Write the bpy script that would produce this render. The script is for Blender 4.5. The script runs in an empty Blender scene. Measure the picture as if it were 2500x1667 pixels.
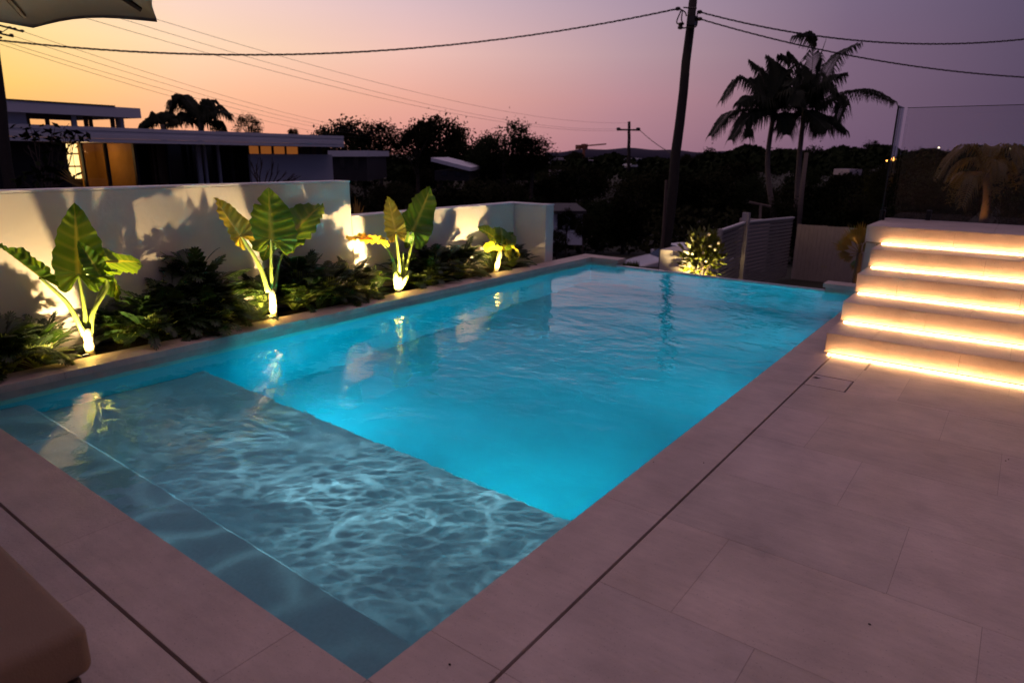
import bpy, math, random
from mathutils import Vector, Matrix
import numpy as np
sc = bpy.context.scene
COL = sc.collection
rnd = random.Random(7)
PI = math.pi
def srgb(r, g, b):
    f = lambda c: (c/255/12.92 if c/255 <= .04045 else ((c/255+.055)/1.055)**2.4)
    return (f(r), f(g), f(b), 1)

# ------------------------------------------------------------------ camera
FPX, PITCH, ROLL, YAW = 1636.0, .27187, .01137, .64324       # focal length in pixels of a 2500 x 1667 frame
CAM = Vector((1.318455, -1.062915, 1.5))
FW = Vector((-math.sin(YAW)*math.cos(PITCH), math.cos(YAW)*math.cos(PITCH), -math.sin(PITCH)))
_r = Vector((math.cos(YAW), math.sin(YAW), 0)); _u = _r.cross(FW)
RT = _r*math.cos(ROLL)+_u*math.sin(ROLL); UP = -_r*math.sin(ROLL)+_u*math.cos(ROLL)
cd = bpy.data.cameras.new('camera'); cam = bpy.data.objects.new('camera', cd); COL.objects.link(cam)
cam.matrix_world = Matrix(((RT.x, UP.x, -FW.x, CAM.x), (RT.y, UP.y, -FW.y, CAM.y), (RT.z, UP.z, -FW.z, CAM.z), (0, 0, 0, 1)))
cd.sensor_fit = 'HORIZONTAL'; cd.sensor_width = 36; cd.lens = FPX*36/2500
cd.clip_start = .05; cd.clip_end = 12000
cd.dof.use_dof = True; cd.dof.focus_distance = 3.6; cd.dof.aperture_fstop = 2.8
sc.camera = cam
def ray(px, py): return FW+RT*((px-1250)/FPX)-UP*((py-833.5)/FPX)
def at(px, py, D): return CAM+ray(px, py)*D                    # a point seen at a pixel of the photograph, D metres away
def onp(px, py, ax, val):
    d = ray(px, py); return CAM+d*((val-CAM[ax])/d[ax])         # same, on the plane axis = value

# ------------------------------------------------------------------ sky / world
sc.view_settings.view_transform = 'Standard'; sc.view_settings.look = 'None'
sc.view_settings.exposure = 0; sc.view_settings.gamma = 1
W = bpy.data.worlds.new('World'); sc.world = W; W.use_nodes = True
nt = W.node_tree; N = nt.nodes; L = nt.links; N.clear()
def nd(t, **k):
    n = N.new(t)
    for a, b in k.items(): setattr(n, a, b)
    return n
def mth(op, a, b=None, c=None, clamp=False):
    n = N.new('ShaderNodeMath'); n.operation = op; n.use_clamp = clamp
    for i, v in enumerate((a, b, c)):
        if v is None: continue
        if isinstance(v, (int, float)): n.inputs[i].default_value = v
        else: L.new(v, n.inputs[i])
    return n.outputs[0]
tc = nd('ShaderNodeTexCoord'); sp = nd('ShaderNodeSeparateXYZ'); L.new(tc.outputs['Generated'], sp.inputs[0])
SUNAZ = math.radians(80)                                       # sunset bearing, left of +y
sd = (-math.sin(SUNAZ), math.cos(SUNAZ))
hx = mth('ADD', mth('MULTIPLY', sp.outputs[0], sd[0]), mth('MULTIPLY', sp.outputs[1], sd[1]))
hl = mth('SQRT', mth('ADD', mth('MULTIPLY', sp.outputs[0], sp.outputs[0]), mth('ADD', mth('MULTIPLY', sp.outputs[1], sp.outputs[1]), 1e-6)))
ang = mth('DIVIDE', mth('ARCCOSINE', mth('MAXIMUM', mth('MINIMUM', mth('DIVIDE', hx, hl), 1.0), -1.0)), PI)
elev = mth('MULTIPLY', mth('ARCSINE', mth('MAXIMUM', mth('MINIMUM', sp.outputs[2], 1.0), -1.0)), 180/PI)
POS = [0, 6, 18.6, 34.5, 51.8, 67.7, 80.6, 110, 180]
def ramp(cols):
    r = nd('ShaderNodeValToRGB'); cr = r.color_ramp; cr.interpolation = 'B_SPLINE' if False else 'EASE'
    cr.interpolation = 'LINEAR'
    while len(cr.elements) < len(POS): cr.elements.new(.5)
    for i, (p, c) in enumerate(zip(POS, cols)):
        cr.elements[i].position = p/180; cr.elements[i].color = srgb(*c)
    L.new(ang, r.inputs[0]); return r.outputs[0]
BANDS = [
 (0,   [(240,150,85),(240,152,92),(243,160,128),(214,142,138),(160,116,130),(112,86,110),(80,68,90),(60,58,84),(50,52,78)]),
 (4.2, [(255,200,92),(255,204,106),(253,192,152),(230,168,150),(180,134,142),(117,93,114),(79,66,89),(62,60,88),(50,52,78)]),
 (7.5, [(255,214,120),(255,218,138),(252,214,178),(234,188,176),(180,148,156),(118,96,118),(80,69,92),(64,62,92),(50,52,80)]),
 (12.5,[(254,220,168),(253,219,176),(238,204,202),(206,182,192),(164,144,164),(116,101,126),(80,71,98),(66,66,98),(52,54,84)]),
 (16,  [(176,158,168),(172,154,166),(150,134,156),(122,114,142),(100,98,128),(82,82,114),(68,68,98),(58,58,88),(50,50,78)]),
 (22,  [(120,116,140),(116,112,138),(98,96,126),(80,80,112),(68,70,100),(60,62,92),(54,56,84),(50,52,78),(46,48,74)]),
 (40,  [(96,92,118),(94,90,116),(88,86,112),(82,80,108),(76,76,104),(72,72,100),(70,70,96),(64,64,90),(60,58,84)]),
 (56,  [(170,140,154)]*9),
 (90,  [(174,140,150)]*9)]
col = ramp(BANDS[0][1])
for (e0, _), (e1, cols) in zip(BANDS, BANDS[1:]):
    mr = nd('ShaderNodeMapRange', interpolation_type='SMOOTHSTEP' if e1 > 20 else 'LINEAR'); L.new(elev, mr.inputs[0])
    mr.inputs[1].default_value = e0; mr.inputs[2].default_value = e1
    mx = nd('ShaderNodeMix', data_type='RGBA'); L.new(mr.outputs[0], mx.inputs[0]); L.new(col, mx.inputs[6]); L.new(ramp(cols), mx.inputs[7])
    col = mx.outputs[2]
# faint uneven bands of high thin cloud
ns = nd('ShaderNodeTexNoise'); mp = nd('ShaderNodeMapping'); mp.inputs['Scale'].default_value = (1.4, 1.4, 9)
L.new(tc.outputs['Generated'], mp.inputs[0]); L.new(mp.outputs[0], ns.inputs[0]); ns.inputs['Scale'].default_value = 1.6; ns.inputs['Detail'].default_value = 3
sc2 = mth('ADD', mth('MULTIPLY', ns.outputs[0], .10), 1.03)
vm = nd('ShaderNodeVectorMath', operation='SCALE'); L.new(col, vm.inputs[0]); L.new(sc2, vm.inputs['Scale'])
bg = nd('ShaderNodeBackground'); L.new(vm.outputs[0], bg.inputs[0]); bg.inputs[1].default_value = 1.0
wo = nd('ShaderNodeOutputWorld'); L.new(bg.outputs[0], wo.inputs[0])
sc.cycles.use_denoising = True
try: sc.cycles.denoiser = 'OPENIMAGEDENOISE'
except Exception: pass
sc.cycles.max_bounces = 10; sc.cycles.transmission_bounces = 8; sc.cycles.transparent_max_bounces = 16
sc.cycles.sample_clamp_indirect = 60; sc.cycles.blur_glossy = .3

# ------------------------------------------------------------------ materials
M = {}
def mat(name, c, rough=.6, noise=0, scale=6, spec=.5, metal=0, bump=0, bscale=40, c2=None, emit=None, estr=1, attr=None, stretch=None, trans=0):
    m = bpy.data.materials.new(name); m.use_nodes = True; t = m.node_tree; b = t.nodes['Principled BSDF']
    c = tuple(c)[:3]+(1,)
    b.inputs['Base Color'].default_value = c; b.inputs['Roughness'].default_value = rough
    b.inputs['Specular IOR Level'].default_value = spec; b.inputs['Metallic'].default_value = metal
    tcn = t.nodes.new('ShaderNodeTexCoord'); vec = tcn.outputs['Object']
    if stretch:
        mpn = t.nodes.new('ShaderNodeMapping'); mpn.inputs['Scale'].default_value = stretch; t.links.new(vec, mpn.inputs[0]); vec = mpn.outputs[0]
    out = None
    if noise or c2:
        n = t.nodes.new('ShaderNodeTexNoise'); n.inputs['Scale'].default_value = scale; n.inputs['Detail'].default_value = 6; n.inputs['Roughness'].default_value = .6
        t.links.new(vec, n.inputs[0])
        mr = t.nodes.new('ShaderNodeMapRange'); mr.inputs[1].default_value = .3; mr.inputs[2].default_value = .7; t.links.new(n.outputs[0], mr.inputs[0])
        mx = t.nodes.new('ShaderNodeMix'); mx.data_type = 'RGBA'
        t.links.new(mr.outputs[0], mx.inputs[0])
        mx.inputs[6].default_value = c
        mx.inputs[7].default_value = (tuple(c2)[:3]+(1,)) if c2 else tuple(x*(1-noise) for x in c[:3])+(1,)
        out = mx.outputs[2]
    if attr:
        at_ = t.nodes.new('ShaderNodeAttribute'); at_.attribute_name = attr
        m2 = t.nodes.new('ShaderNodeMix'); m2.data_type = 'RGBA'; m2.blend_type = 'MULTIPLY'; m2.inputs[0].default_value = 1
        if out: t.links.new(out, m2.inputs[6])
        else: m2.inputs[6].default_value = c
        t.links.new(at_.outputs['Color'], m2.inputs[7]); out = m2.outputs[2]
    if out: t.links.new(out, b.inputs['Base Color'])
    if bump:
        n2 = t.nodes.new('ShaderNodeTexNoise'); n2.inputs['Scale'].default_value = bscale; n2.inputs['Detail'].default_value = 4
        t.links.new(vec, n2.inputs[0]); bp = t.nodes.new('ShaderNodeBump'); bp.inputs['Strength'].default_value = bump; bp.inputs['Distance'].default_value = .01
        t.links.new(n2.outputs[0], bp.inputs['Height']); t.links.new(bp.outputs[0], b.inputs['Normal'])
    if emit:
        b.inputs['Emission Color'].default_value = tuple(emit)[:3]+(1,); b.inputs['Emission Strength'].default_value = estr
    M[name] = m; return m
def leafmat(name, c, c2, transl=.5, vein=None, rough=.35, scale=3):
    m = bpy.data.materials.new(name); m.use_nodes = True; t = m.node_tree; b = t.nodes['Principled BSDF']; o = t.nodes['Material Output']
    tcn = t.nodes.new('ShaderNodeTexCoord'); n = t.nodes.new('ShaderNodeTexNoise'); n.inputs['Scale'].default_value = scale; n.inputs['Detail'].default_value = 5
    t.links.new(tcn.outputs['Object'], n.inputs[0])
    mr = t.nodes.new('ShaderNodeMapRange'); mr.inputs[1].default_value = .35; mr.inputs[2].default_value = .65; t.links.new(n.outputs[0], mr.inputs[0])
    mx = t.nodes.new('ShaderNodeMix'); mx.data_type = 'RGBA'; t.links.new(mr.outputs[0], mx.inputs[0]); mx.inputs[6].default_value = c+(1,); mx.inputs[7].default_value = c2+(1,)
    out = mx.outputs[2]
    if vein:
        a = t.nodes.new('ShaderNodeAttribute'); a.attribute_name = 'vein'
        m2 = t.nodes.new('ShaderNodeMix'); m2.data_type = 'RGBA'; t.links.new(a.outputs['Fac'], m2.inputs[0]); t.links.new(out, m2.inputs[6]); m2.inputs[7].default_value = vein+(1,)
        out = m2.outputs[2]
    t.links.new(out, b.inputs['Base Color']); b.inputs['Roughness'].default_value = rough
    tr = t.nodes.new('ShaderNodeBsdfTranslucent'); t.links.new(out, tr.inputs[0])
    hs = t.nodes.new('ShaderNodeMix'); hs.data_type = 'RGBA'; hs.blend_type = 'MULTIPLY'; hs.inputs[0].default_value = 1; t.links.new(out, hs.inputs[6]); hs.inputs[7].default_value = (2.2, 1.7, .4, 1)
    t.links.new(hs.outputs[2], tr.inputs[0])
    ms = t.nodes.new('ShaderNodeMixShader'); ms.inputs[0].default_value = transl
    t.links.new(b.outputs[0], ms.inputs[1]); t.links.new(tr.outputs[0], ms.inputs[2]); t.links.new(ms.outputs[0], o.inputs[0])
    M[name] = m; return m
mat('limestone', (.66, .53, .48), .55, noise=.26, scale=3.5, bump=.25, bscale=60, attr='tone')
mat('limestone_plain', (.56, .47, .40), .6, noise=.12, scale=6, bump=.2, bscale=60)
mat('grout', (.30, .24, .215), .9)
mat('joint', (.22, .17, .15), .9)
mat('slot', (.015, .01, .01), .9)
mat('render_white', (.66, .60, .55), .85, noise=.05, scale=3, bump=.25, bscale=25)
mat('cap_white', (.72, .70, .72), .7, noise=.05)
mat('soil', (.022, .015, .010), .95, noise=.5, scale=30, bump=1, bscale=60)
mat('pool_plaster', (.04, .40, .50), .7, noise=.22, scale=1.6)  # cloudy noise paints the wavering water light into the colour
mat('pool_pebble', (.50, .52, .56), .7, noise=.12, scale=60)
mat('pool_tile', (.42, .40, .36), .55, noise=.25, scale=9)
mat('dark_metal', (.02, .02, .022), .4, metal=.6)
mat('black', (.012, .012, .012), .6)
mat('pole_wood', (.016, .011, .010), .85, noise=.5, scale=4, bump=.8, bscale=20, stretch=(6, 6, .6))
mat('insulator', (.02, .016, .015), .3)
mat('cable', (.015, .012, .014), .5)
mat('fence_white', (.42, .38, .38), .7, noise=.1)
mat('fence_timber', (.48, .38, .35), .8, noise=.25, scale=5, stretch=(8, 8, 1))
mat('house_clad', (.78, .77, .86), .7, noise=.08, scale=1)
mat('house_white', (.60, .58, .66), .75, noise=.06, scale=1)
mat('house_dark', (.03, .025, .03), .7)
mat('roof_dark', (.03, .03, .035), .6)
mat('timber', (.11, .055, .02), .6, noise=.3, scale=6)
mat('curtain', (.6, .36, .12), .8, noise=.2, scale=4, stretch=(6, 6, .5))
mat('canvas', (.24, .22, .21), .9, noise=.06, bump=.2, bscale=200)
mat('umbrella_wood', (.06, .03, .02), .5, noise=.3, scale=8)
mat('cushion', (.24, .165, .12), .95, noise=.08, scale=10, bump=.3, bscale=250)
mat('cushion_piping', (.30, .19, .12), .95)
mat('car_paint', (.62, .61, .66), .25, spec=.6)
mat('car_glass', (.012, .012, .02), .08)
mat('tyre', (.012, .012, .012), .8)
mat('chrome', (.5, .5, .5), .2, metal=1)
mat('headlamp', (.6, .6, .62), .1)
mat('ground', (.028, .028, .016), .95, noise=.4, scale=.4)
mat('lawn', (.10, .13, .02), .95, noise=.4, scale=3)
mat('asphalt', (.04, .04, .045), .9, noise=.2, scale=2)
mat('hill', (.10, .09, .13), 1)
mat('bark', (.07, .05, .04), .9, noise=.4, scale=5)
mat('palm_trunk', (.17, .13, .11), .85, noise=.3, scale=3, stretch=(1, 1, 14))
mat('crane', (.30, .10, .05), .6)
mat('far_wall', (.30, .28, .33), .8, noise=.1)
mat('far_roof', (.42, .36, .40), .7)
mat('led', (1, 1, 1), .5, emit=(1, .54, .20), estr=56)
mat('lit_room', (.30, .15, .03), .9, noise=.15, scale=2)
mat('window_glow_orange', (.3, .1, .02), .8, emit=(1, .30, .06), estr=.20, noise=.4)
mat('lantern_glow', (1, 1, 1), .5, emit=(1, .68, .26), estr=1.7, noise=.3)
mat('street_light', (1, 1, 1), .5, emit=(1, .40, .06), estr=12)
mat('far_light', (1, 1, 1), .5, emit=(1, .85, .55), estr=3)
mat('lamp_lens', (1, 1, 1), .3, emit=(1, .75, .4), estr=6)
mat('pool_lens', (1, 1, 1), .3, emit=(.2, .85, 1), estr=3)
mat('leaf_dark', (.016, .024, .008), .9, spec=.05, noise=.5, scale=1.5)
mat('leaf_dark2', (.024, .026, .010), .9, spec=.05, noise=.5, scale=1.5)
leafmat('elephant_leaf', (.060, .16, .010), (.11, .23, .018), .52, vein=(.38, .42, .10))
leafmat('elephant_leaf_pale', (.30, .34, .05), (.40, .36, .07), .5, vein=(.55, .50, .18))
leafmat('elephant_brown', (.30, .13, .03), (.20, .07, .02), .4, vein=(.40, .22, .06))
leafmat('xanadu', (.012, .036, .008), (.024, .052, .011), .18, rough=.42)
leafmat('plumeria', (.07, .11, .018), (.12, .13, .03), .35)
leafmat('fan_leaf', (.11, .09, .025), (.17, .12, .035), .35)
leafmat('palm_leaf', (.010, .016, .007), (.016, .022, .008), .1, rough=.9)
mat('petiole', (.30, .40, .07), .45, noise=.25, scale=8, stretch=(3, 3, .6))
mat('stem_base', (.40, .34, .16), .8, noise=.6, scale=22, bump=1, bscale=40)
mat('flower', (.75, .68, .45), .6)

mat('acrylic_top', (.50, .55, .60), .12, noise=.05)
# limestone: fine pits, faint horizontal grain and broad water stains
t = M['limestone'].node_tree; b_n = t.nodes['Principled BSDF']; src = b_n.inputs['Base Color'].links[0].from_socket; tcn = t.nodes.new('ShaderNodeTexCoord')
for scl, stre, lo_, hi_, dk_ in ((120, (1, 1, 1), .64, .70, .62), (9, (.5, 3.5, 1), .35, .75, .90), (.8, (1, 1, 1), .42, .62, .86), (2.2, (1, 1, 1), .60, .66, .90)):
    mpn = t.nodes.new('ShaderNodeMapping'); mpn.inputs['Scale'].default_value = stre; t.links.new(tcn.outputs['Object'], mpn.inputs[0])
    n = t.nodes.new('ShaderNodeTexNoise'); n.inputs['Scale'].default_value = scl; n.inputs['Detail'].default_value = 5; t.links.new(mpn.outputs[0], n.inputs[0])
    mr = t.nodes.new('ShaderNodeMapRange'); mr.inputs[1].default_value = lo_; mr.inputs[2].default_value = hi_; mr.inputs[3].default_value = 1; mr.inputs[4].default_value = dk_; t.links.new(n.outputs[0], mr.inputs[0])
    vmn = t.nodes.new('ShaderNodeVectorMath'); vmn.operation = 'SCALE'; t.links.new(src, vmn.inputs[0]); t.links.new(mr.outputs[0], vmn.inputs['Scale']); src = vmn.outputs[0]
t.links.new(src, b_n.inputs['Base Color'])

# glass and water
def glass(name, col=(1, 1, 1), tint=.0):
    m = bpy.data.materials.new(name); m.use_nodes = True; t = m.node_tree; t.nodes.clear()
    o = t.nodes.new('ShaderNodeOutputMaterial'); tr = t.nodes.new('ShaderNodeBsdfTransparent'); tr.inputs[0].default_value = col+(1,)
    g = t.nodes.new('ShaderNodeBsdfGlossy'); g.inputs['Roughness'].default_value = .01
    fr = t.nodes.new('ShaderNodeFresnel'); fr.inputs[0].default_value = 1.5
    ms = t.nodes.new('ShaderNodeMixShader'); t.links.new(fr.outputs[0], ms.inputs[0]); t.links.new(tr.outputs[0], ms.inputs[1]); t.links.new(g.outputs[0], ms.inputs[2]); t.links.new(ms.outputs[0], o.inputs[0])
    M[name] = m; return m
glass('pane_glass', (.92, .92, .93)); glass('pane_edge', (.10, .14, .14)); glass('acrylic', (.72, .86, .88)); glass('house_glass', (.75, .72, .7))
m = bpy.data.materials.new('water'); m.use_nodes = True; t = m.node_tree; t.nodes.clear(); M['water'] = m
o = t.nodes.new('ShaderNodeOutputMaterial'); g = t.nodes.new('ShaderNodeBsdfRefraction'); g.inputs['IOR'].default_value = 1.33; g.inputs['Roughness'].default_value = 0
g.inputs['Color'].default_value = (.66, .97, 1, 1)
wg = t.nodes.new('ShaderNodeBsdfGlossy'); wg.inputs['Roughness'].default_value = 0; wg.inputs['Color'].default_value = (1, 1, 1, 1)
wf = t.nodes.new('ShaderNodeFresnel'); wf.inputs[0].default_value = 1.33; wx = t.nodes.new('ShaderNodeMixShader')
t.links.new(wf.outputs[0], wx.inputs[0]); t.links.new(g.outputs[0], wx.inputs[1]); t.links.new(wg.outputs[0], wx.inputs[2])
tcn = t.nodes.new('ShaderNodeTexCoord')
def wn(scale, sx, sy, rot, det, dist=0):
    mpn = t.nodes.new('ShaderNodeMapping'); mpn.inputs['Scale'].default_value = (sx, sy, 1); mpn.inputs['Rotation'].default_value = (0, 0, rot)
    t.links.new(tcn.outputs['Object'], mpn.inputs[0]); n = t.nodes.new('ShaderNodeTexNoise'); n.inputs['Scale'].default_value = scale; n.inputs['Detail'].default_value = det
    n.inputs['Distortion'].default_value = dist; t.links.new(mpn.outputs[0], n.inputs[0]); return n.outputs[0]
def wm(op, a, b):
    n = t.nodes.new('ShaderNodeMath'); n.operation = op
    for i, v in enumerate((a, b)):
        if isinstance(v, (int, float)): n.inputs[i].default_value = v
        else: t.links.new(v, n.inputs[i])
    return n.outputs[0]
hgt = wm('ADD', wm('MULTIPLY', wn(1.5, 1, 1.25, .6, 2, .4), 1.0), wm('ADD', wm('MULTIPLY', wn(5.5, 1, 1.5, .5, 2, .3), .30), wm('MULTIPLY', wn(16, 1, 1.4, .8, 2), .05)))
bp = t.nodes.new('ShaderNodeBump'); bp.inputs['Strength'].default_value = 1; bp.inputs['Distance'].default_value = .018
t.links.new(hgt, bp.inputs['Height']); t.links.new(bp.outputs[0], g.inputs['Normal']); t.links.new(bp.outputs[0], wg.inputs['Normal']); t.links.new(bp.outputs[0], wf.inputs['Normal']); t.links.new(wx.outputs[0], o.inputs[0])

# ------------------------------------------------------------------ mesh helpers
class MB:
    def __init__(s): s.v = []; s.f = []; s.c = {}
    def quad(s, *p, tone=None):
        i = len(s.v); s.v += [tuple(q) for q in p]; s.f.append(tuple(range(i, i+len(p))))
        if tone is not None: s.c[len(s.f)-1] = tone
    def box(s, x0, x1, y0, y1, z0, z1, M4=None, tone=None):
        P = [Vector((x, y, z)) for z in (z0, z1) for x, y in ((x0, y0), (x1, y0), (x1, y1), (x0, y1))]
        if M4 is not None: P = [M4 @ p for p in P]
        i = len(s.v); s.v += [tuple(p) for p in P]
        for f in ((0, 3, 2, 1), (4, 5, 6, 7), (0, 1, 5, 4), (1, 2, 6, 5), (2, 3, 7, 6), (3, 0, 4, 7)):
            s.f.append(tuple(i+k for k in f))
            if tone is not None: s.c[len(s.f)-1] = tone
    def tube(s, pts, rad, n=8, cap=True):
        pts = [Vector(p) for p in pts]; rad = rad if isinstance(rad, (list, tuple)) else [rad]*len(pts)
        base = len(s.v); a = None
        for k, p in enumerate(pts):
            d = (pts[min(k+1, len(pts)-1)]-pts[max(k-1, 0)])
            d = d.normalized() if d.length > 1e-9 else Vector((0, 0, 1))
            if a is None: a = d.orthogonal().normalized()
            a = (a-d*a.dot(d)).normalized(); b = d.cross(a)
            for j in range(n):
                th = 2*PI*j/n; s.v.append(tuple(p+(a*math.cos(th)+b*math.sin(th))*rad[k]))
        for k in range(len(pts)-1):
            for j in range(n):
                q = base+k*n; s.f.append((q+j, q+(j+1) % n, q+n+(j+1) % n, q+n+j))
        if cap:
            s.f.append(tuple(base+j for j in reversed(range(n)))); q = base+(len(pts)-1)*n; s.f.append(tuple(q+j for j in range(n)))
    def sphere(s, c, r, n=8, m=6, sc3=(1, 1, 1)):
        base = len(s.v)
        for i in range(m+1):
            ph = PI*i/m
            for j in range(n):
                th = 2*PI*j/n; s.v.append((c[0]+r*sc3[0]*math.sin(ph)*math.cos(th), c[1]+r*sc3[1]*math.sin(ph)*math.sin(th), c[2]+r*sc3[2]*math.cos(ph)))
        for i in range(m):
            for j in range(n): s.f.append((base+i*n+j, base+(i+1)*n+j, base+(i+1)*n+(j+1) % n, base+i*n+(j+1) % n))
    def loft(s, rings, closed=True, cap=True):
        base = len(s.v); n = len(rings[0])
        for r in rings: s.v += [tuple(p) for p in r]
        for k in range(len(rings)-1):
            for j in range(n if closed else n-1):
                a = base+k*n+j; b = base+k*n+(j+1) % n; s.f.append((a, b, b+n, a+n))
        if cap and closed:
            s.f.append(tuple(base+j for j in reversed(range(n)))); q = base+(len(rings)-1)*n; s.f.append(tuple(q+j for j in range(n)))
    def mesh(s, name):
        me = bpy.data.meshes.new(name); me.from_pydata(s.v, [], s.f); me.update()
        if s.c:
            ca = me.color_attributes.new('tone', 'FLOAT_COLOR', 'CORNER')
            for i, p in enumerate(me.polygons):
                tn = s.c.get(i, 1)
                for li in p.loop_indices: ca.data[li].color = (tn, tn, tn, 1) if isinstance(tn, (int, float)) else tuple(tn)+(1,)
        return me
    def build(s, name, m, parent=None, smooth=False, bevel=0, origin=None):
        me = s.mesh(name)
        if origin is not None:
            me.transform(Matrix.Translation(-Vector(origin)))
        if smooth:
            for p in me.polygons: p.use_smooth = True
        me.materials.append(M[m] if isinstance(m, str) else m)
        ob = bpy.data.objects.new(name, me); COL.objects.link(ob)
        if origin is not None: ob.location = origin
        if parent: ob.parent = parent
        if bevel:
            b = ob.modifiers.new('bevel', 'BEVEL'); b.width = bevel; b.segments = 2; b.limit_method = 'ANGLE'
        return ob
def tag(o, label=None, cat=None, group=None, kind=None):
    for k, v in (('label', label), ('category', cat), ('group', group), ('kind', kind)):
        if v: o[k] = v
    return o
def empty(name, label=None, cat=None, group=None, kind=None):
    o = bpy.data.objects.new(name, None); COL.objects.link(o); o.empty_display_size = .1
    return tag(o, label, cat, group, kind)
def copy_tree(o, parent=None):
    c = o.copy(); COL.objects.link(c); c.parent = parent
    for ch in list(o.children): copy_tree(ch, c)
    return c
def lamp(name, typ, loc, aim, energy, color, parent=None, **k):
    ld = bpy.data.lights.new(name, typ); ld.energy = energy; ld.color = color
    for a, b in k.items(): setattr(ld, a, b)
    ob = bpy.data.objects.new(name, ld); COL.objects.link(ob); ob.location = loc
    ob.rotation_euler = (Vector(aim)-Vector(loc)).to_track_quat('-Z', 'Y').to_euler()
    if parent: ob.parent = parent
    return ob
def bez(pts, n=12):
    """smooth curve through the points (Catmull-Rom)"""
    P = [Vector(p) for p in pts]; P = [P[0]*2-P[1]]+P+[P[-1]*2-P[-2]]; out = []
    for i in range(1, len(P)-2):
        for k in range(n):
            u = k/n; a, b, c, d = P[i-1:i+3]
            out.append(.5*((2*b)+(c-a)*u+(2*a-5*b+4*c-d)*u*u+(3*b-a-3*c+d)*u**3))
    out.append(P[-2]); return out

# ------------------------------------------------------------------ pool, deck, coping
PW, PL, ZW = 3.858, 7.84, -.102
ZB, ZS, ZD = -.556, -.28, -1.45
YB, YS = 1.61, .365
g = MB()
for i in range(-14, 15):
    pass
# land: one sheet to the horizon, stepping down into the valley
xs = [-6000, -3000, -1500, -700, -350, -180, -120, -80, -60, -45, -34, -26, -18, -11, -6, 0, 6, 12, 20, 30, 45, 70, 110, 180, 350, 800, 2000, 6000]
ys = [-300, -60, -20, -8, 0, 8, 11, 14, 17, 20, 24, 28, 34, 42, 52, 66, 85, 110, 150, 220, 350, 700, 1500, 3000, 6000, 9000]
def gz(x, y):
    d = math.hypot(x, y); z = -2.5
    if d > 22: z -= min((d-22)*.075, 9)
    return z
for x in xs:
    for y in ys: g.v.append((x, y, gz(x, y)))
for i in range(len(xs)-1):
    for j in range(len(ys)-1):
        a = i*len(ys)+j; g.f.append((a, a+len(ys), a+len(ys)+1, a+1))
tag(g.build('ground', 'ground', smooth=True), kind='structure')
# distant hills
h = MB(); rr = random.Random(3)
pts = []
for k in range(61):
    px = 1330+k*13; D = 4200
    top = 371-8*math.exp(-((px-1560)/90)**2)-5*math.exp(-((px-1450)/60)**2)+2*math.sin(k*.7)+4*max(0, (px-1800)/300)
    pts.append((px, top))
for off, sh in ((0, 0), (600, 30)):
    pass
ring0 = [at(px, ty, 4200) for px, ty in pts]
rows = [[Vector((p.x, p.y, -12)) for p in ring0], ring0, [p+ (Vector((p.x, p.y, 0)).normalized()*500)-Vector((0, 0, 8)) for p in ring0], [Vector((p.x, p.y, -12))+Vector((p.x, p.y, 0)).normalized()*1000 for p in ring0]]
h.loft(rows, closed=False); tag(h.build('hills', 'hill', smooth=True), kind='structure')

# terrace deck: slabs laid with fine joints
rk = random.Random(11)
def slabs(mb, x0, x1, y0, y1, z1, z0, sx=.857, sy=.569, ox=.0, oy=.0, third=True, gap=.0014, run='x'):
    k = math.floor((y0-oy)/sy)
    while oy+k*sy < y1:
        a, b = max(y0, oy+k*sy), min(y1, oy+(k+1)*sy)
        off = ox-(k % 3)*sx/3 if third else ox
        i = math.floor((x0-off)/sx)
        while off+i*sx < x1:
            c, d = max(x0, off+i*sx), min(x1, off+(i+1)*sx)
            if d-c > .02 and b-a > .02:
                tn = rk.uniform(.91, 1.06); tone = (tn*rk.uniform(.985, 1.01), tn, tn*rk.uniform(.97, 1.02))
                mb.box(c+gap/2, d-gap/2, a+gap/2, b-gap/2, z0, z1, tone=tone)
            i += 1
        k += 1
dk = MB()
SL = .292; SG = .012                                            # drain slot round the coping
slabs(dk, SL+SG, 7.5, -4.5, 3.64, 0, -.04, oy=.27, ox=.87)
slabs(dk, .57, 7.5, 3.64, 4.5, 0, -.04, oy=.27, ox=.87)
slabs(dk, SL+SG, .57, 3.93, 4.5, 0, -.04, oy=.27, ox=.87)
slabs(dk, SL+.001, SL+SG-.001, 3.35, 3.6, 0, -.04)
slabs(dk, SL+.001, SL+SG-.001, 3.95, 4.2, 0, -.04)
slabs(dk, -4.1, SL+SG-.003, -4.5, -SL-SG, 0, -.04, ox=-1.38, oy=-.304)
deck = dk.build('pool_deck', 'limestone', bevel=.0008); tag(deck, kind='structure')
gb = MB()
gb.box(SL-.02, 7.5, -4.5, 8.3, -.3, -.036); gb.box(-6, SL-.02, -4.5, -SL+.02, -.3, -.036)
for a_ in ((SL+SG+.002, 7.49, -4.49, 3.638), (.572, 7.49, 3.6385, 4.49), (SL+SG+.002, .5715, 3.932, 4.49), (-4.09, SL+SG-.006, -4.49, -SL-SG-.002), (.003, SL-.003, .003, 8.09), (-PW, -.003, -SL+.003, -.003), (-PW-.259, -PW-.003, -2.99, PL-.002)):
    gb.box(a_[0], a_[1], a_[2], a_[3], -.034, -.0012)
tag(gb.build('deck_base', 'grout'), kind='structure')
sl = MB()
sl.box(SL, SL+SG, -SL-SG, 3.34, -.034, -.030); sl.box(-6, SL, -SL-SG, -SL, -.034, -.030)
tag(sl.build('drain_slot', 'slot'), kind='structure')
cp = MB()
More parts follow.
